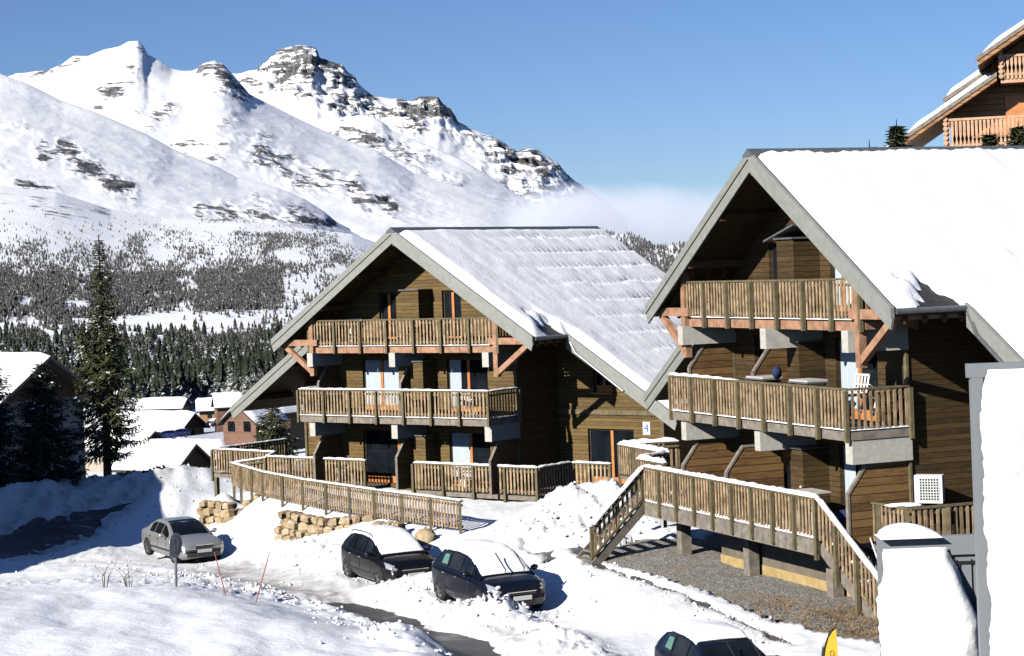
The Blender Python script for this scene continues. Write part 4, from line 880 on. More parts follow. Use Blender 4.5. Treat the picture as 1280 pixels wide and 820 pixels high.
def car(loc, head, label, S, pm, snow=None, grille='dual', cat='car', wipers=0, shade=False, rails=False, group=None, sc_=1.06):
    t = thing('parked_car', loc, math.atan2(head[1], head[0]), label, cat, group)
    mb = MB(); R = []
    xs = sorted({b[0] for b in S['body']}|set(np.round(np.arange(-2.0, 2.05, .12), 2)), reverse=True)
    for x in xs:
        zl, zb, zt, hw = [lerp_tab(S['body'], x, k) for k in (1, 2, 3, 4)]
        half = [(hw*.86, zl), (hw*.975, zl+.10), (hw*1.0, zl+.28 if zl+.28 < zb-.15 else (zl+zb)/2), (hw*.992, zb-.16), (hw*.975, zb-.05), (hw*.93, zb), (hw*.72, zb+(zt-zb)*.75), (hw*.35, zt-.004), (0, zt)]
        R.append([(x, -y, z) for y, z in half]+[(x, y, z) for y, z in half[-2::-1]])
    mb.grid(R); n = len(R[0]); b0 = len(mb.v); mb.f.append(tuple(range(n))[::-1]); mb.f.append(tuple(b0-n+i for i in range(n)))
    for i in range(len(R)-1): mb.f.append((i*n, (i+1)*n, (i+2)*n-1, (i+1)*n-1))
    body = mb.build('body', pm, t, True)
    def cabs(x, v):   # point on the side of the cabin, v 0 belt .. 1 roof edge
        zb = lerp_tab(S['body'], x, 2)-.01; hb = lerp_tab(S['body'], x, 4)*.93; zt = lerp_tab(S['cab'], x, 1)-.05; ht = lerp_tab(S['cab'], x, 2)
        zt = max(zt, zb+.001); return (hb+(ht-hb)*v*min(1, (zt-zb)/.35), zb+(zt-zb)*v)
    cb = MB(); R = []; xc = sorted({c[0] for c in S['cab']}|set(np.round(np.arange(S['cab'][-1][0], S['cab'][0][0], .1), 2)), reverse=True)
    for x in xc:
        pts = [cabs(x, v) for v in (0, .5, .9, 1.)]; zt = lerp_tab(S['cab'], x, 1); yh, zh = pts[-1]
        half = pts+[(yh-.035, zh+.035*min(1, (zt-zh)/.04)), (yh*.7, zt-.008), (yh*.3, zt), (0, zt+.004)]
        R.append([(x, -y, z) for y, z in half]+[(x, y, z) for y, z in half[-2::-1]])
    cb.grid(R).build('cabin', pm, t, True)
    for sgn in (-1, 1):
        for (a, b) in S['win']:
            g = MB(); G_ = []
            for i in range(7):
                x = a+(b-a)*i/6; row = []
                for v in (.06, .5, .86):
                    y, z = cabs(x, v); zc = lerp_tab(S['cab'], x, 1); row.append((x, sgn*(y+.012), z+.004))
                G_.append(row if sgn > 0 else row[::-1])
            g.grid(G_).build('side_window', 'glass', t, True)
        for x0 in (.05, -.75): MB().beam((x0-.12-.5*0, sgn*(lerp_tab(S['body'], x0, 4)*.985+.005), lerp_tab(S['body'], x0, 2)-.14), (x0-.30, sgn*(lerp_tab(S['body'], x0, 4)*.985+.005), lerp_tab(S['body'], x0, 2)-.14), .03, .035).build('door_handle', 'chrome', t)
        MB().beam((1.0, sgn*.872, .42), (-1.0, sgn*.885, .42), .03, .05).build('side_strip', 'black', t)
        mi = MB().blob((S['win'][0][0]-.12, sgn*.99, lerp_tab(S['body'], .8, 2)+.09), (.07, .12, .08), 8, 5, .03); mi.beam((S['win'][0][0]-.12, sgn*.84, lerp_tab(S['body'], .8, 2)+.03), (S['win'][0][0]-.12, sgn*.95, lerp_tab(S['body'], .8, 2)+.06), .04, .04); mi.build('door_mirror', pm if isinstance(pm, str) else pm, t, True)
        for x0 in (.66, -.20, -.98):
            zl, zb, zt, hw = [lerp_tab(S['body'], x0, k) for k in (1, 2, 3, 4)]
            MB().tube([(x0, sgn*(hw*.975+.002), zl+.12), (x0, sgn*(hw+.003), zl+.3), (x0-.01, sgn*(hw*.992+.003), zb-.16), (x0-.02, sgn*(hw*.93+.003), zb)], .006, 4).build('door_seam', 'black', t)
        for xw in S['wheels']:
            hw = lerp_tab(S['body'], xw, 4); ar = MB(); q_ = [(xw+.37*math.cos(a), sgn*(hw+.004), .30+.37*math.sin(a)) for a in np.linspace(-.25, math.pi+.25, 15)]
            ar.prism(q_, (0, -sgn*.12, 0)).build('wheel_arch', 'black', t)
            W = MB(); ri = []
            for dy, rr in ((-.20, .20), (-.19, .29), (-.15, .315), (-.04, .315), (.0, .29), (.005, .205)): ri.append([(xw+rr*math.cos(a), sgn*(hw+.012+dy), .315+rr*math.sin(a)) for a in np.linspace(0, 2*math.pi, 21)])
            W.grid(ri); wh = W.build('wheel', 'rubber', t, True)
            D = MB(); D.prism([(xw+.20*math.cos(a), sgn*(hw+.0), .315+.20*math.sin(a)) for a in np.linspace(0, 2*math.pi, 20)[:-1]], (0, -sgn*.03, 0))
            for a in np.arange(5)*2*math.pi/5: D.beam((xw, sgn*(hw+.012), .315), (xw+.19*math.cos(a), sgn*(hw+.012), .315+.19*math.sin(a)), .02, .055, (0, 1, 0))
            D.build('rim', 'rim', wh)
        # lamps, wrapped round the front corner
        fx = S['body'][2][0]; zb_ = S['body'][1][2]
        H_ = MB(); G_ = []
        for i in range(6):
            f = i/5; yy = .46+.36*f; xx = np.interp(yy, [.3, .66, .80, .86], [S['body'][0][0]+.0, S['body'][1][0]+.015, S['body'][2][0]+.06, S['body'][2][0]-.25])
            if S is HATCH: z0, z1 = .58+.10*f, .70+.15*f
            else: z0, z1 = .56, .67
            row = [(xx+.02, sgn*yy, z0), (xx+.0, sgn*yy, (z0+z1)/2), (xx-.05-.09*f, sgn*yy*.99, z1)]; G_.append(row if sgn < 0 else row[::-1])
        H_.grid(G_).build('headlight', 'lamp', t, True)
        MB().box(S['body'][-1][0]-.0, S['body'][-1][0]+.12, *(sorted((sgn*.50, sgn*.68))), .74, .88).build('tail_light', 'lampred', t)
    def top(x, y, off):
        zt = lerp_tab(S['cab'], x, 1); hw = lerp_tab(S['cab'], x, 2); return (x, y*hw, zt-.02*y*y+off)
    for nm, a, b in (('windscreen', S['cab'][0][0]-.03, S['cab'][3][0]+.06), ('rear_window', S['cab'][-1][0]+.06, S['cab'][-2][0]-.02)):
        g = MB().grid([[top(a+(b-a)*i/5, y, .010) for y in np.linspace(-.9, .9, 9)] for i in range(6)]); g.build(nm, 'glass', t, True)
    fx = S['body'][0][0]
    if S is SEDAN:
        for sgn in (-1, 1):
            k = MB().box(fx-.05, fx+.03, *sorted((sgn*.03, sgn*.30)), .54, .67).build('grille', 'black', t); MB().box(fx+.03, fx+.038, *sorted((sgn*.02, sgn*.31)), .665, .685).build('grille_frame', 'chrome', k)
    else:
        k = MB().box(fx-.12, fx+.012, -.42, .42, .55, .60).build('grille', 'black', t); MB().beam((fx+.02, -.42, .625), (fx+.02, .42, .625), .02, .018).build('grille_frame', 'chrome', k)
    MB().prism([(fx-.02, -.62, .27), (fx+.05, -.4, .27), (fx+.05, .4, .27), (fx-.02, .62, .27)], (0, 0, .16)).build('lower_intake', 'black', t)
    if S is SEDAN: MB().prism([(fx-.12, -.80, .47), (fx+.06, -.55, .47), (fx+.08, 0, .47), (fx+.06, .55, .47), (fx-.12, .80, .47), (fx-.2, .80, .47), (fx-.2, -.8, .47)], (0, 0, .055)).build('bumper_strip', 'black', t)
    MB().box(fx+.07, fx+.085, -.26, .26, .42, .53).build('number_plate', 'plate', t)
    if rails:
        for sgn in (-1, 1): MB().tube([(.3, sgn*.60, 1.44), (.1, sgn*.6, 1.51), (-.6, sgn*.6, 1.535), (-1.3, sgn*.59, 1.50), (-1.5, sgn*.58, 1.42)], .02, 6).build('roof_rail', 'metal', t)
    if shade:
        x = -1.0; MB().quad(*[(xx, -(cabs(xx, v)[0]+.02), cabs(xx, v)[1]+.004) for xx, v in ((-.84, .2), (-1.22, .2), (-1.2, .75), (-.9, .75))]).build('window_shade', 'mint', t)
    if snow:
        a, b, th = snow; sn = MB(); G_ = []; q = random.Random(4)
        for i in range(34):
            x = a+(b-a)*i/33; e = min(1, min(i, 33-i)/3.); row = []
            zt = lerp_tab(S['cab'], x, 1) if x < S['cab'][0][0] else lerp_tab(S['body'], x, 3)+.0
            hw = lerp_tab(S['cab'], x, 2)
            for y in np.linspace(-1, 1, 19):
                ee = max(0, 1-abs(y)**7)**.5*e**.5
                row.append((x, y*(hw+.02), zt-.03*y*y+.004+th*ee*(1+.22*float(vn(x*2.2, y*1.5, 0, 5)))+.01*q.random()-(1-ee)*.03))
            G_.append(row)
        sn.grid(G_).build('snow_cover', 'roofsnow', t, True)
    t.scale = (sc_,)*3
    if wipers:
        for y in (-.1, .45): MB().tube([(S['cab'][0][0]+.05, y, 1.0), (S['cab'][0][0]+.1, y, 1.12), (S['cab'][0][0]-.28, y-.1, 1.52)], .018, 5).build('wiper', 'black', t)
    return t
h1 = (.30, -.95); h2 = (.36, -.93)
sl = Vector((0, 0, 0))
car(Vector((SILVER.x, SILVER.y, zroad(0, SILVER.y)+.02)), (.50, -.865), 'silver saloon car standing in the road bend, free of snow', SEDAN, 'silver')
car(Vector((CAR2.x, CAR2.y, zroad(0, CAR2.y)+.0)), (.44, -.90), 'rear of the two dark cars parked nose to tail, with roof rails', HATCH, 'blackcar', (1.22, -1.5, .13), rails=True)
car(Vector((CAR3.x, CAR3.y, zroad(0, CAR3.y)+.0)), (.43, -.90), 'front of the two dark cars, wipers raised, snow heap at its bumper', HATCH, 'navycar', (1.25, -1.4, .16), wipers=1, shade=True)
car(Vector((CAR4.x, CAR4.y, CAR4.z-.1)), (.27, -.96), 'dark car cut off by the bottom edge, with a snow free windscreen', HATCH, 'navycar', (.30, -1.75, .13), wipers=1, shade=True, sc_=.95)
# ================================================================== SIGN, MARKER POLES, FLAG
s0 = at(220, 735, 50); sg_ = thing('road_sign', s0-Vector((0, 0, .3)), 0, 'round road sign seen almost edge on, on a grey post in the snow', 'road sign')
MB().tube([(0, 0, 0), (0.03, 0, 1.55)], .035, 8).build('post', 'metal', sg_)
d = MB(); pr = [(.32*math.cos(a), 0, .32*math.sin(a)) for a in np.linspace(0, 2*math.pi, 25)[:-1]]; d.prism(pr, (0, .02, 0)); o = d.build('sign_disc', 'metal', sg_); o.location = (.04, -.03, 1.42); o.rotation_euler = (0, 0, math.radians(70))
d = MB(); R = [[(r_*math.cos(a), -.012, r_*math.sin(a)) for a in np.linspace(0, 2*math.pi, 25)] for r_ in (.24, .32)]; o2 = d.grid(R).build('sign_ring', 'white', o)
M['polered'] = plain('red_orange_pole', (.34, .07, .04), .6, .2)
for (p0, p1, Y, lb) in (((284, 752), (268, 690), 49, 'red snow marker pole leaning left, the nearer one to the silver car'), ((319, 756), (337, 690), 48.5, 'red snow marker pole leaning right, farther from the silver car')):
    a = at(*p0, Y); b = at(*p1, Y+.2); o = MB().tube([a+(a-b).normalized()*.4, b], [.016, .012], 6).build('marker_pole', 'polered'); tag(o, lb, 'marker pole', 'red snow marker poles')
M['yellow'] = plain('yellow_cloth', (.75, .48, .04), .7, .1)
fl = thing('feather_flag', at(1030, 870, 40), 0, 'yellow feather banner with a black edge, its curved tip above the bottom frame edge', 'banner')
A = [Vector((0, 0, 0)), Vector((-.02, 0, .6)), Vector((.04, 0, 1.0)), Vector((.22, 0, 1.36)), Vector((.30, 0, 1.38)), Vector((.32, 0, 1.0)), Vector((.31, 0, 0))]
MB().prism(A, (0, .015, 0)).build('cloth', 'yellow', fl); MB().tube([(-.02, 0, -.4), (-.03, 0, .6), (.03, 0, 1.02), (.2, 0, 1.37), (.31, 0, 1.42)], [.03, .03, .035, .03, .015], 6).build('pole', 'black', fl)
e = MB(); [e.tube([Vector((.2+.045*math.cos(a), -.004, .88+.06*math.sin(a))), Vector((.2+.045*math.cos(a+.8), -.004, .88+.06*math.sin(a+.8)))], .008, 5) for a in np.arange(8)*.785]; e.build('emblem', 'polered', fl)
# ================================================================== NEAR GREY FRAMES CAKED WITH SNOW
M['greyframe'] = plain('grey_painted_metal', (.22, .235, .25), .55, .06, 3)
def lumpy(name, w_, h_, th, cx, seed, par, prof, nx=46, nz=90, zb=0):
    G_ = []
    for i in range(nz+1):
        f = i/nz; l, r_ = prof(f); row = []
        for j in range(nx+1):
            g = j/nx; e = (max(0, 1-abs(2*g-1)**5)**.5)*(max(0, 1-f**9)**.5)
            x = l+(r_-l)*g; z = zb+h_*f
            x += (.012*float(vn(z*26, seed, 0, 3))+.02*float(vn(z*5, seed, 0, 4)))*(1 if g in (0, 1) else 0)
            n = float(fbm(x*1.7+seed, z*1.5, 0, 4, 7)); row.append((x, -.03-th*e*(1+.35*n)-(.014*float(vn(x*14, z*14, seed, 2))+.06*float(fbm(x*3.1, z*2.2+.8*x, seed, 3, 12)))*e, z))
        G_.append(row)
    return MB().grid(G_).build(name, 'roofsnow', par, True)
Yn = 13.; kx = Yn/F
b0 = at(1097, 673, Yn); p1_ = thing('metal_screen', (b0.x, Yn, b0.z-2.6), 0, 'lower grey metal louvre screen caked with snow, in the near right corner', 'screen')
wd = 125*kx
MB().box(0, wd+.05, 0, .06, 2.47, 2.6).build('top_rail', 'greyframe', p1_); MB().box(0, .03, 0.002, .058, 0, 2.47).build('stile', 'greyframe', p1_); MB().box(.03, wd+.05, .03, .045, 0, 2.47).build('backing', 'greyframe', p1_)
for i in range(7): MB().box(.05+i*.1, .13+i*.1, .012, .03, 1.62, 2.44).build('panel', 'greyframe', p1_); MB().box(.05+i*.1, .13+i*.1, .012, .03, 0, 1.58).build('panel', 'greyframe', p1_)
lumpy('snow_mass', wd, 2.53, .20, 0, 3.1, p1_, lambda f: (-.012+.03*max(0, f-.85)*6, wd*(.99 if f < .62 else (.80 if f < .655 else (.97-.95*max(0, f-.80)**1.05*1.8)))))
cp = MB(); G_ = []
for i in range(17):
    x = .01+.42*i/16; hh = .095*max(0, math.sin(math.pi*(i/16)**.8))**.7; G_.append([(x, -.08, 2.6), (x, -.07, 2.6+hh*.7), (x, 0, 2.6+hh), (x, .12, 2.6+hh*.9), (x, .2, 2.6)])
cp.grid(G_).build('snow_cap', 'roofsnow', p1_, True)
b0 = at(1209, 455, Yn-.6); k2 = (Yn-.6)/F; p2_ = thing('metal_screen', (b0.x, Yn-.6, b0.z-2.6), 0, 'tall grey metal frame at the right edge, filled with one thick slab of snow', 'screen')
MB().box(0, 1.0, 0, .06, 2.51, 2.6).build('top_rail', 'greyframe', p2_); MB().box(.02, .10, .002, .058, .0, 2.51).build('stile', 'greyframe', p2_); MB().box(.10, 1.0, .03, .045, 0, 2.51).build('backing', 'greyframe', p2_)
lumpy('snow_mass', .9, 2.56, .22, 0, 9.7, p2_, lambda f: (.075+.06*max(0, f-.96)*16, .98))
for bx in ((wd*.63, wd, 2.405, 2.425), (wd*.80, wd*.82, 2.28, 2.405), (wd*.60, wd*.62, 2.33, 2.405), (wd*.82, wd, 1.60, 1.625), (wd*.82, wd*.845, 1.44, 1.60)):
    MB().box(bx[0], bx[1], .002, .011, bx[2], bx[3]).build('slot', 'black', p1_)
# ================================================================== TREES
def needle_mat(name, c, sn=.0):
    m, T, P, N, L = new_mat(name); g = N.new('ShaderNodeNewGeometry').outputs['Position']; n = noise(N, L, g, 1.3, 4, .6)
    r = ramp(N, [(.3, tuple(x*.5 for x in c)), (.7, tuple(x*1.5 for x in c))]); L.new(n.outputs[0], r.inputs[0]); L.new(r.outputs[0], P.inputs['Base Color']); P.inputs['Roughness'].default_value = .8; P.inputs['Specular IOR Level'].default_value = .2; return m
M['needles'] = needle_mat('spruce_needles', (.06, .07, .026)); M['needles_blue'] = needle_mat('dark_fir_needles', (.02, .03, .028)); M['bark'] = plain('bark', (.12, .085, .06), .9, .4, 4, bump=.4)
def conifer(name, label, base, h, rad, mat, seed, whorl=.27, start=.1, snow=.1, dens=1., nb=7, group=None, power=1.0, size=.17):
    q = random.Random(seed); t = thing(name, base, 0, label, 'tree', group)
    MB().tube([(0, 0, -.5), (.03, 0, h*.3), (-.02, .03, h*.65), (0, 0, h*.97)], [h*.014+.05, h*.012+.03, h*.007+.02, .015], 8).build('trunk', 'bark', t)
    F_ = []; S_ = []; br = MB(); z = h*start
    def leaf(L_, p, d, l, w_, up=.0):
        s = Vector((-d.y, d.x, 0)); s = s.normalized() if s.length > 1e-3 else Vector((1, 0, 0)); s = (s+Vector((0, 0, q.uniform(-.7, .7)))).normalized()*w_
        e = p+d*l; L_.append((p-s*.6, p+s*.6, e+s*.35, e-s*.35))
    while z < h*.985:
        f = z/h; R = rad*((1-f)**power)*(.35+.65*min(1, (f-start+.06)/.16) if f < start+.1 else 1)+.10
        n = max(3, int(nb*(.6+.4*(1-f))))
        for k in range(n):
            a = q.uniform(0, 6.28) if k else 0; a = k*2*math.pi/n+q.uniform(-.4, .4)+z*2; l = R*q.uniform(.6, 1.18)
            if q.random() < .10: l *= .5
            dz = .35*f-.28+q.uniform(-.08, .08); d = Vector((math.cos(a), math.sin(a), dz)).normalized(); p = Vector((0, 0, z)); prev = p; m_ = max(2, int(l/.16*dens))
            for i in range(m_):
                s = (i+.7)/m_; c = Vector((0, 0, z))+d*(l*s)+Vector((0, 0, -.22*l*math.sin(s*2.4)+.14*l*s*s))
                if s < .18 and l > .7: continue
                dd = (d+Vector((0, 0, .2*s-.25))).normalized(); sw = (1-s*.72)*min(.6, l*.45)+.12
                for sg in (-1, 1):
                    sd_ = Vector((-dd.y*sg, dd.x*sg, -.22)).normalized(); td = (dd*.75+sd_*q.uniform(.5, 1.1)).normalized(); ll = sw*q.uniform(.6, 1.25)
                    leaf(F_, c, td, ll, size*.45, 0)
                    if ll > .25: leaf(F_, c+td*ll*.4+Vector((0, 0, -.05)), (td+Vector((q.uniform(-.5, .5), q.uniform(-.5, .5), -.5))).normalized(), ll*.6, size*.4)
                    if q.random() < snow: leaf(S_, c+Vector((0, 0, .035)), td, ll*.75, size*.42)
                leaf(F_, c, dd, .22, size*.45)
            if l > .5: br.tube([(0, 0, z), tuple(Vector((0, 0, z))+d*l*.5+Vector((0, 0, -.17*l))), tuple(Vector((0, 0, z))+d*l*.85+Vector((0, 0, -.14*l)))], [.03, .018, .008], 4, False)
        z += whorl*q.uniform(.8, 1.2)*(.32+.8*(1-f))
    for i in range(3): F_.append((Vector((-.05, 0, h*.93)), Vector((.05, 0, h*.93)), Vector((.01, 0, h+.1)), Vector((-.01, 0, h+.1))))
    def quads(nm, L_, mt):
        V = np.array([[tuple(v) for v in f] for f in L_], np.float32).reshape(-1, 3); return tag(npmesh(nm, V, np.arange(len(V)).reshape(-1, 4), mt, t, smooth=False), kind='stuff')
    quads('crown', F_, mat)
    if S_: tag(quads('snow_tufts', S_, 'snow'), kind='stuff')
    br.build('branches', 'bark', t)
    return t
def tree_at(px, pyb, pyt, Y, **k):
    b = at(px, pyb, Y); tp = at(px, pyt, Y); b.z = min(b.z, 99); return dict(base=b, h=tp.z-b.z, **k)
conifer('spruce', 'tall slender spruce rising far above the snow bank at the left', **tree_at(135, 612, 294, 96, rad=2.6, mat='needles', seed=11, whorl=.25, start=.16, snow=.12, dens=1.1, nb=7, power=.95, size=.16))
conifer('fir_tree', 'dark blue green fir standing left of the tall spruce', **tree_at(58, 618, 452, 93, rad=2.5, mat='needles_blue', seed=5, start=.03, snow=.06, nb=9, dens=1.2, power=.75, whorl=.22))
conifer('fir_tree', 'dark fir cut by the left picture edge', **tree_at(-8, 612, 430, 98, rad=2.3, mat='needles_blue', seed=6, start=.05, snow=.12, nb=8, power=.8, whorl=.24))
conifer('spruce', 'bushy young conifer just behind the left deck railing', **tree_at(343, 590, 505, 112, rad=2.3, mat='needles', seed=8, start=.02, snow=.07, nb=9, power=.7))
for i, (px, pyb, pyt, r_, lb) in enumerate(((1122, 192, 152, 1.0, 'conifer top showing above the near ridge, left of the log chalet'), (1238, 192, 163, .7, 'small conifer top in front of the log chalet railing, left one'), (1274, 192, 155, .7, 'small conifer top at the right edge before the log chalet'), (1087, 190, 178, .3, 'tiny conifer tip on the near ridge line'))):
    b = at(px, pyb, 72); g = gh(b.x, b.y); tp = at(px, pyt, 72); conifer('conifer', lb, Vector((b.x, b.y, min(g, b.z-1.5)-.1)), tp.z-min(g, b.z-1.5)+.1, r_*2.2, 'needles', 30+i, start=.3, snow=.05, nb=12, power=.8, whorl=.16, dens=1.5)
q = random.Random(8)
for i, (px, py, Y, w_, h_, lb) in enumerate(((232, 607, 95, 1.5, .95, 'dark evergreen hedge clump, right end, behind the snow bank'), (200, 608, 95, 1.4, 1.0, 'dark evergreen hedge clump, middle, with snow tufts'), (255, 606, 97, 1.1, .8, 'low dark hedge clump beside the wooden deck'), (165, 610, 94, 1.3, .8, 'dark hedge clump at the foot of the tall spruce'))):
    b = at(px, py, Y); t = thing('hedge', b, 0, lb, 'hedge', 'evergreen hedge clumps'); Fq = []; Sq = []
    for k in range(1500):
        a = q.uniform(0, 6.28); rr = q.random()**.5; p = Vector((w_*rr*math.cos(a), .7*w_*rr*math.sin(a), h_*(1-rr*rr*.7)*q.random())); d = Vector((q.gauss(0, 1), q.gauss(0, 1), q.gauss(.3, 1))).normalized(); s = Vector((q.gauss(0, 1), q.gauss(0, 1), q.gauss(0, 1))).normalized()*.05
        (Sq if (p.z > h_*.55*(1-rr*rr*.5) and q.random() < .16) else Fq).append((p-s, p+s, p+d*.16+s, p+d*.16-s))
    for nm, L_, mt in (('foliage', Fq, 'needles'), ('snow_tufts', Sq, 'snow')):
        V = np.array([[tuple(v) for v in f] for f in L_], np.float32).reshape(-1, 3); tag(npmesh(nm, V, np.arange(len(V)).reshape(-1, 4), mt, t, smooth=False), kind='stuff')
    MB().tube([(0, 0, -.4), (0, 0, h_*.6)], .06, 6).build('stem', 'bark', t)
# bare twigs poking from the foreground snow
for i, (px, py, Y, lb) in enumerate(((131, 735, 49, 'bare twig tuft in the foreground snow, left one'), (162, 738, 49, 'bare twig tuft in the foreground snow beside the road sign'))):
    b = at(px, py, Y); mb = MB(); qq = random.Random(i)
    for k in range(7): mb.tube([(0, 0, -.3), (qq.uniform(-.15, .15), 0, .3), (qq.uniform(-.35, .35), qq.uniform(-.2, .2), qq.uniform(.4, .75))], [.012, .008, .004], 4)
    tag(mb.build('twigs', 'bark', None, False, b), lb, 'shrub')
# ================================================================== VILLAGE HOUSES
M['wallorange'] = plain('ochre_plaster', (.42, .25, .12), .9, .1, 2); M['wallred'] = siding('reddish_boards', (.22, .12, .085), .2, .3); M['wallbrown'] = siding('dark_brown_boards', (.07, .04, .025), .2, .3); M['wallcream'] = plain('cream_plaster', (.45, .40, .32), .9, .1, 2)
def house(label, base, rot, lx, wy, hw, pitch, wall, gable, wins=(), ov=.7, sn=.35, down=3., balc=0, stone=None):
    """ridge along local x, gable ends at x=+-lx/2; base = centre of the footprint"""
    t = thing('house', base, rot, label, 'house'); hx, hy = lx/2, wy/2; zr = hw+hy*pitch
    MB().prism([(-hx, -hy, -down), (-hx, hy, -down), (-hx, hy, hw), (-hx, 0, zr), (-hx, -hy, hw)], (lx, 0, 0)).build('wall', wall, t)
    for sg in (-1, 1):
        MB().prism([(sg*(hx+.01), -hy, hw-.2), (sg*(hx+.01), hy, hw-.2), (sg*(hx+.01), hy, hw), (sg*(hx+.01), 0, zr), (sg*(hx+.01), -hy, hw)], (sg*.05, 0, 0)).build('gable', gable, t)
        yo, zo = hy+ov, hw-ov*pitch
        MB().prism([(-hx-ov, 0, zr+.02), (-hx-ov, sg*yo, zo+.02), (-hx-ov, sg*yo, zo+.22), (-hx-ov, 0, zr+.22)], (lx+2*ov, 0, 0)).build('roof', 'tile', t)
        G_ = []; 
        for i in range(13):
            x = -hx-ov+.02+(lx+2*ov-.04)*i/12; r_ = []
            for j in range(9):
                f = j/8; e = (max(0, 1-abs(2*f-1)**8)**.5 if sg else 1)*(0 if i in (0, 12) else 1); e = e if f > .5 else (0 if i in (0, 12) else 1)
                r_.append((x, sg*yo*f, zr+.22-(zr-zo)*f+.03+sn*e*(1+.2*float(vn(x*.7, f*3, sg, 4)))))
            G_.append(r_ if sg > 0 else r_[::-1])
        MB().grid(G_).build('roof_snow', 'roofsnow', t, True)
    for (side, u, z, ww, hh) in wins:
        mb = MB()
        if side == 'f': mb.box(u-ww/2, u+ww/2, -hy-.06, -hy, z, z+hh)
        elif side == 'r': mb.box(hx+.06, hx+.12, u-ww/2, u+ww/2, z, z+hh)
        else: mb.box(-hx-.12, -hx-.06, u-ww/2, u+ww/2, z, z+hh)
        w = mb.build('window', 'glass', t)
    for k in range(balc):
        z = .6+1.9*k; b = MB(); b.box(-hx+.2, hx-.2, -hy-1.3, -hy-.06, z, z+.12); b = b.build('balcony', 'redwood', t)
        r = MB(); [r.box(x-.05, x+.05, -hy-1.34, -hy-1.28, z+.12, z+1.0) for x in np.arange(-hx+.3, hx-.2, .3)]; r.box(-hx+.2, hx-.2, -hy-1.36, -hy-1.26, z+1.0, z+1.08); r.build('railing', 'redwood', b)
        p = MB(); [p.box(x-.08, x+.08, -hy-1.3, -hy-1.14, -down, z) for x in (-hx+.3, 0, hx-.4)]; p.build('posts', 'redwood', b)
    return t
def hb(px, py, Y): return at(px, py, Y)
house('long low ochre house with one white roof slope and dark gable, across the village road', hb(192, 550, 400), math.radians(-24), 19, 9, 2.6, .62, 'wallorange', 'wallbrown', [('f', u, 1.2, 1.2, .9) for u in (-6, -2, 2, 6)]+[('r', 0, .2, 1.5, 2)], 1.0, .5)
house('tall red boarded house with white roof, right end of the village street', hb(286, 534, 400), math.radians(15), 5.2, 5, 4.6, .8, 'wallred', 'wallred', [('f', -1.2, 1.2, .8, 1), ('f', 1.0, 3.0, .8, .9)], .6, .45)
house('narrow pale house squeezed behind the tall red boarded one', hb(262, 528, 440), math.radians(10), 4.5, 5, 3.2, .7, 'wallorange', 'wallred', [('f', 0, 1.2, 1, 1.2)], .8, .5)
house('house with stacked red balconies beyond the wooden deck', hb(318, 563, 235), math.radians(60), 5.5, 5.0, 3.7, .8, 'wallred', 'wallred', [('l', -1.2, 2.6, 1, 1.2), ('l', 1.2, 2.6, 1, 1.2)], .6, .45, balc=2)
house('second gabled house behind the young conifer by the deck', hb(356, 548, 262), math.radians(50), 7, 6, 4.0, .8, 'wallorange', 'wallred', [('l', 0, 2.2, 1.2, 1.2)], .6, .4)
house('hut with a dark red gable and broad white roof, just beyond the snow bank', hb(205, 606, 170), math.radians(-28), 6.5, 5.0, 1.7, .7, 'wallbrown', 'wallbrown', [], .5, .35)
house('flat snow roofed shed between hut and parked blue cars', hb(228, 583, 235), math.radians(-15), 8, 6, 1.6, .35, 'wallred', 'wallbrown', [('r', 0, .3, 1.4, 1.2)], .6, .45)
house('big dark chalet behind the firs at the left edge, white roof', hb(-2, 582, 146), math.radians(-36), 10, 8.4, 5.3, .66, 'wallcream', 'wallbrown', [('r', -1.5, .6, 1.2, 1.6), ('r', 1.5, .6, 1.2, 1.6), ('r', 0, 3.6, 1.4, 1.4), ('f', 3, 1.2, 1.2, 1.3), ('f', 0, 1.2, 1.2, 1.3)], 1.4, .3, down=4)
house('small brick red house left of the ochre one, half behind the spruce', hb(120, 556, 380), math.radians(10), 9, 7, 3, .6, 'wallred', 'wallred', [('f', 0, 1, 1.4, 1)], .7, .4)
house('little white roofed cabin low between hut and wooden deck', hb(252, 590, 215), math.radians(20), 4.5, 4, 1.6, .7, 'wallred', 'wallbrown', [('f', 0, .3, .8, .9)], .5, .35)
house('distant tan house at the forest edge, left of the street', hb(205, 520, 520), math.radians(-8), 12, 8, 2.4, .5, 'wallorange', 'wallbrown', [('f', -3, .8, 1.2, 1), ('f', 3, .8, 1.2, 1)], .8, .5)
house('white roofed house partly hidden behind the tall spruce trunk', hb(158, 580, 230), math.radians(-30), 8, 6, 2.0, .6, 'wallcream', 'wallbrown', [('f', 0, .6, 1.2, 1)], .7, .45)
# village road, parked village cars
rows = strip([gz(262, 600, -24), gz(272, 572, -29), gz(255, 553, -31.3), gz(243, 541, -34.5)], 9, 0, 4)
X = np.array([[p.x for p in r] for r in rows]); Y = np.array([[p.y for p in r] for r in rows])
m = plain('packed_grey_snow', (.55, .56, .59), .8, .12, .3); tag(npmesh('village_road', np.stack([X, Y, hbase(X, Y)+.15], -1).reshape(-1, 3), gridfaces(*X.shape), m), kind='structure')
M['bluecar'] = paint('bright_blue_paint', (.02, .05, .22), .3, .3, .1)
car(Vector((*hb(206, 549, 330).xy, hb(206, 549, 330).z)), (-.9, -.4), 'blue car parked in the village, left of the pair', HATCH, 'bluecar', (.8, -1.4, .1), group='blue cars in the village')
car(Vector((*hb(221, 547, 333).xy, hb(221, 547, 333).z)), (-.8, -.6), 'blue car parked in the village, right of the pair', HATCH, 'bluecar', (.8, -1.4, .1), group='blue cars in the village')
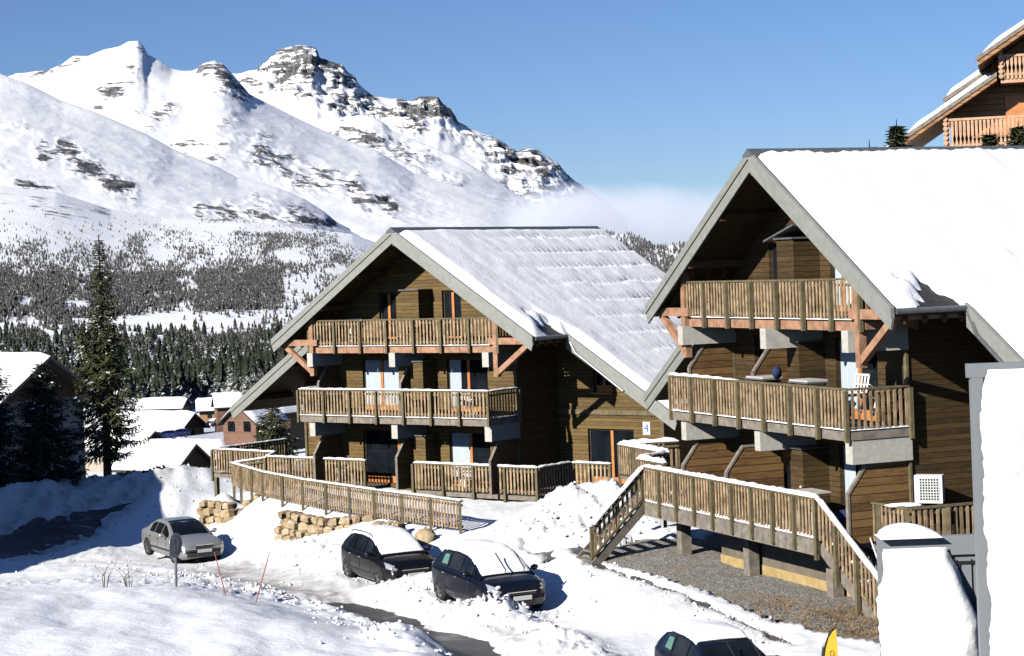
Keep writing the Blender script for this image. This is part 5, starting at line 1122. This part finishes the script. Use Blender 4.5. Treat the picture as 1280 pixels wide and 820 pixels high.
car(Vector((*hb(268, 533, 400).xy, hb(268, 533, 400).z)), (-.5, -.85), 'pale car parked far up the village street', HATCH, 'silver', (1.0, -1.4, .12))
# ================================================================== LOG CHALET ABOVE THE NEAR RIDGE
M['log'] = siding('orange_logs', (.36, .18, .085), .24, .45); M['lograil'] = plain('pale_orange_rail', (.52, .31, .19), .7, .2, 4)
o0 = at(1280, 178, 80); lc = thing('log_chalet', (o0.x, 80, o0.z-4), math.radians(-15), 'orange log chalet with stepped snowy roofs high up at the right edge', 'chalet'); zo = 4.
MB().box(-2.95, 12, 1.6, 10, 0, zo+1.4).build('wall', 'log', lc)
MB().prism([(-2.9, 1.61, zo+1.4), (12, 1.61, zo+1.4), (12, 1.61, zo+2.0), (3.95, 1.61, zo+6.85), (-1.2, 1.61, zo+3.58), (-1.3, 1.61, zo+2.6)], (0, 8, 0)).build('wall', 'log', lc)
def rslope(x0, z0, x1, z1, y0, y1, th=.30, sn=.34, side=1):
    b = MB().prism([(x0, y0, z0+zo), (x1, y0, z1+zo), (x1, y0, z1+zo-th), (x0, y0, z0+zo-th)], (0, y1-y0, 0)).build('roof', 'log', lc)
    MB().prism([(x0-.08, y0-.05, z0+zo+.03), (x1, y0-.05, z1+zo+.05), (x1, y0-.05, z1+zo-.14), (x0-.08, y0-.05, z0+zo-.16)], (0, .05, 0)).build('bargeboard', 'greywood', b)
    G_ = []
    for i in range(16):
        f = i/15; e = min(1, f*7)**.5*(min(1, (1-f)*9)**.5 if side else 1); row = []
        for j in range(9):
            g = j/8; ee = e*(min(1, min(g, 1-g)*9)**.5); row.append((x0+(x1-x0)*f, y0+(y1-y0)*g, zo+z0+(z1-z0)*f+.02+sn*ee*(1+.12*float(vn(f*6, g*5, th, 3)))))
        G_.append(row)
    MB().grid(G_).build('roof_snow', 'roofsnow', lc, True)
rslope(-4.95, .42, -1.0, 2.95, 0, 7); rslope(-3.25, 2.2, -1.15, 3.5, 2.6, 8, .5); rslope(-1.75, 3.6, 4.0, 7.25, -.4, 8, .32, .38, 0)
MB().prism([(4.0, -.4, zo+7.25), (10, -.4, zo+3.4), (10, -.4, zo+3.1), (4.0, -.4, zo+6.95)], (0, 8.4, 0)).build('roof', 'log', lc)
for (x0, z0, zt) in ((-3.2, -.15, 1.17), (-.85, 2.72, 3.72)):
    b = MB().box(x0, 9, .25, 1.6, zo+z0-.18, zo+z0).build('balcony', 'lograil', lc); r = MB(); q = random.Random(2)
    r.box(x0, 9, .2, .3, zo+zt-.1, zo+zt); r.box(x0, 9, .22, .28, zo+z0+.14, zo+z0+.22)
    for x in np.arange(x0+.08, 9, .165): # scalloped boards
        r.prism([(x, .2, zo+z0-.02), (x+.11, .2, zo+z0-.02), (x+.11, .2, zo+z0+.28), (x+.075, .2, zo+z0+.45), (x+.11, .2, zo+z0+.62), (x+.11, .2, zo+zt-.12), (x, .2, zo+zt-.12), (x, .2, zo+z0+.62), (x+.035, .2, zo+z0+.45), (x, .2, zo+z0+.28)], (0, .03, 0))
    r.build('railing', 'lograil', b); 
    cb = MB(); [cb.tube([(x0+.02, .1, zo+z0+.1+.2*k), (x0+.02, 1.7, zo+z0+.1+.2*k)], .1, 8) for k in range(int((zt-z0+.5)/.2))]; cb.build('log_ends', 'lograil', b)
MB().box(-.7, .4, 1.52, 1.6, zo+.1, zo+2.1).build('window', 'orange', lc); MB().box(.9, 2.0, 1.52, 1.6, zo+.1, zo+2.1).build('window', 'glass', lc)

# the chalet that shades the left road bend (it stands beyond the left frame edge)
house('wide snow roofed chalet beyond the left edge that shades the road bend', Vector((-34.6, 69, 1.9)), math.radians(83), 42, 12, 7.6, .62, 'siding', 'siding', [('f', u, 1, 1.4, 1.4) for u in (-9, -5, -1, 3, 7)], 1.0, .3, down=4)

# ploughed clods of snow lying along the road edges and round the cars (nobody could count them)
q = random.Random(12); pts = []
def along(P, n, off, sp):
    for _ in range(n):
        i = q.randrange(len(P)-1); t = q.random(); a, b = P[i], P[i+1]; dx, dy = b[0]-a[0], b[1]-a[1]; l = math.hypot(dx, dy) or 1; o = q.gauss(off, sp)
        pts.append((a[0]+dx*t+dy/l*o, a[1]+dy*t-dx/l*o, q.uniform(.015, .06)*(1.6 if q.random() < .08 else 1)))
along(ROADC, 420, -2.2, .6); along(ROADC, 160, 2.0, .5); along(KERB, 120, .3, .35); along(ROADL, 160, -3.4, .7); along(ROADL, 120, 3.2, .8); along(TRK, 120, 0, 1.6)
for _ in range(150): pts.append((q.gauss(2.0, 1.4), q.gauss(62.2, 1.8), q.uniform(.02, .09)))
for _ in range(140): pts.append((q.gauss(CAR3.x+.6, 1.1), q.gauss(CAR3.y-3.0, .6), q.uniform(.02, .08)))
zz = ground(np.array([p[0] for p in pts]), np.array([p[1] for p in pts])); mb = MB()
for (x, y, r_), z in zip(pts, zz): mb.blob((x, y, z+r_*.2), (r_*q.uniform(.8, 1.4), r_, r_*q.uniform(.6, .9)), 7, 4, .3, q.random())
tag(mb.build('snow_clods', 'snow', None, True), 'scattered lumps of ploughed snow along the road edges', 'snow', kind='stuff')
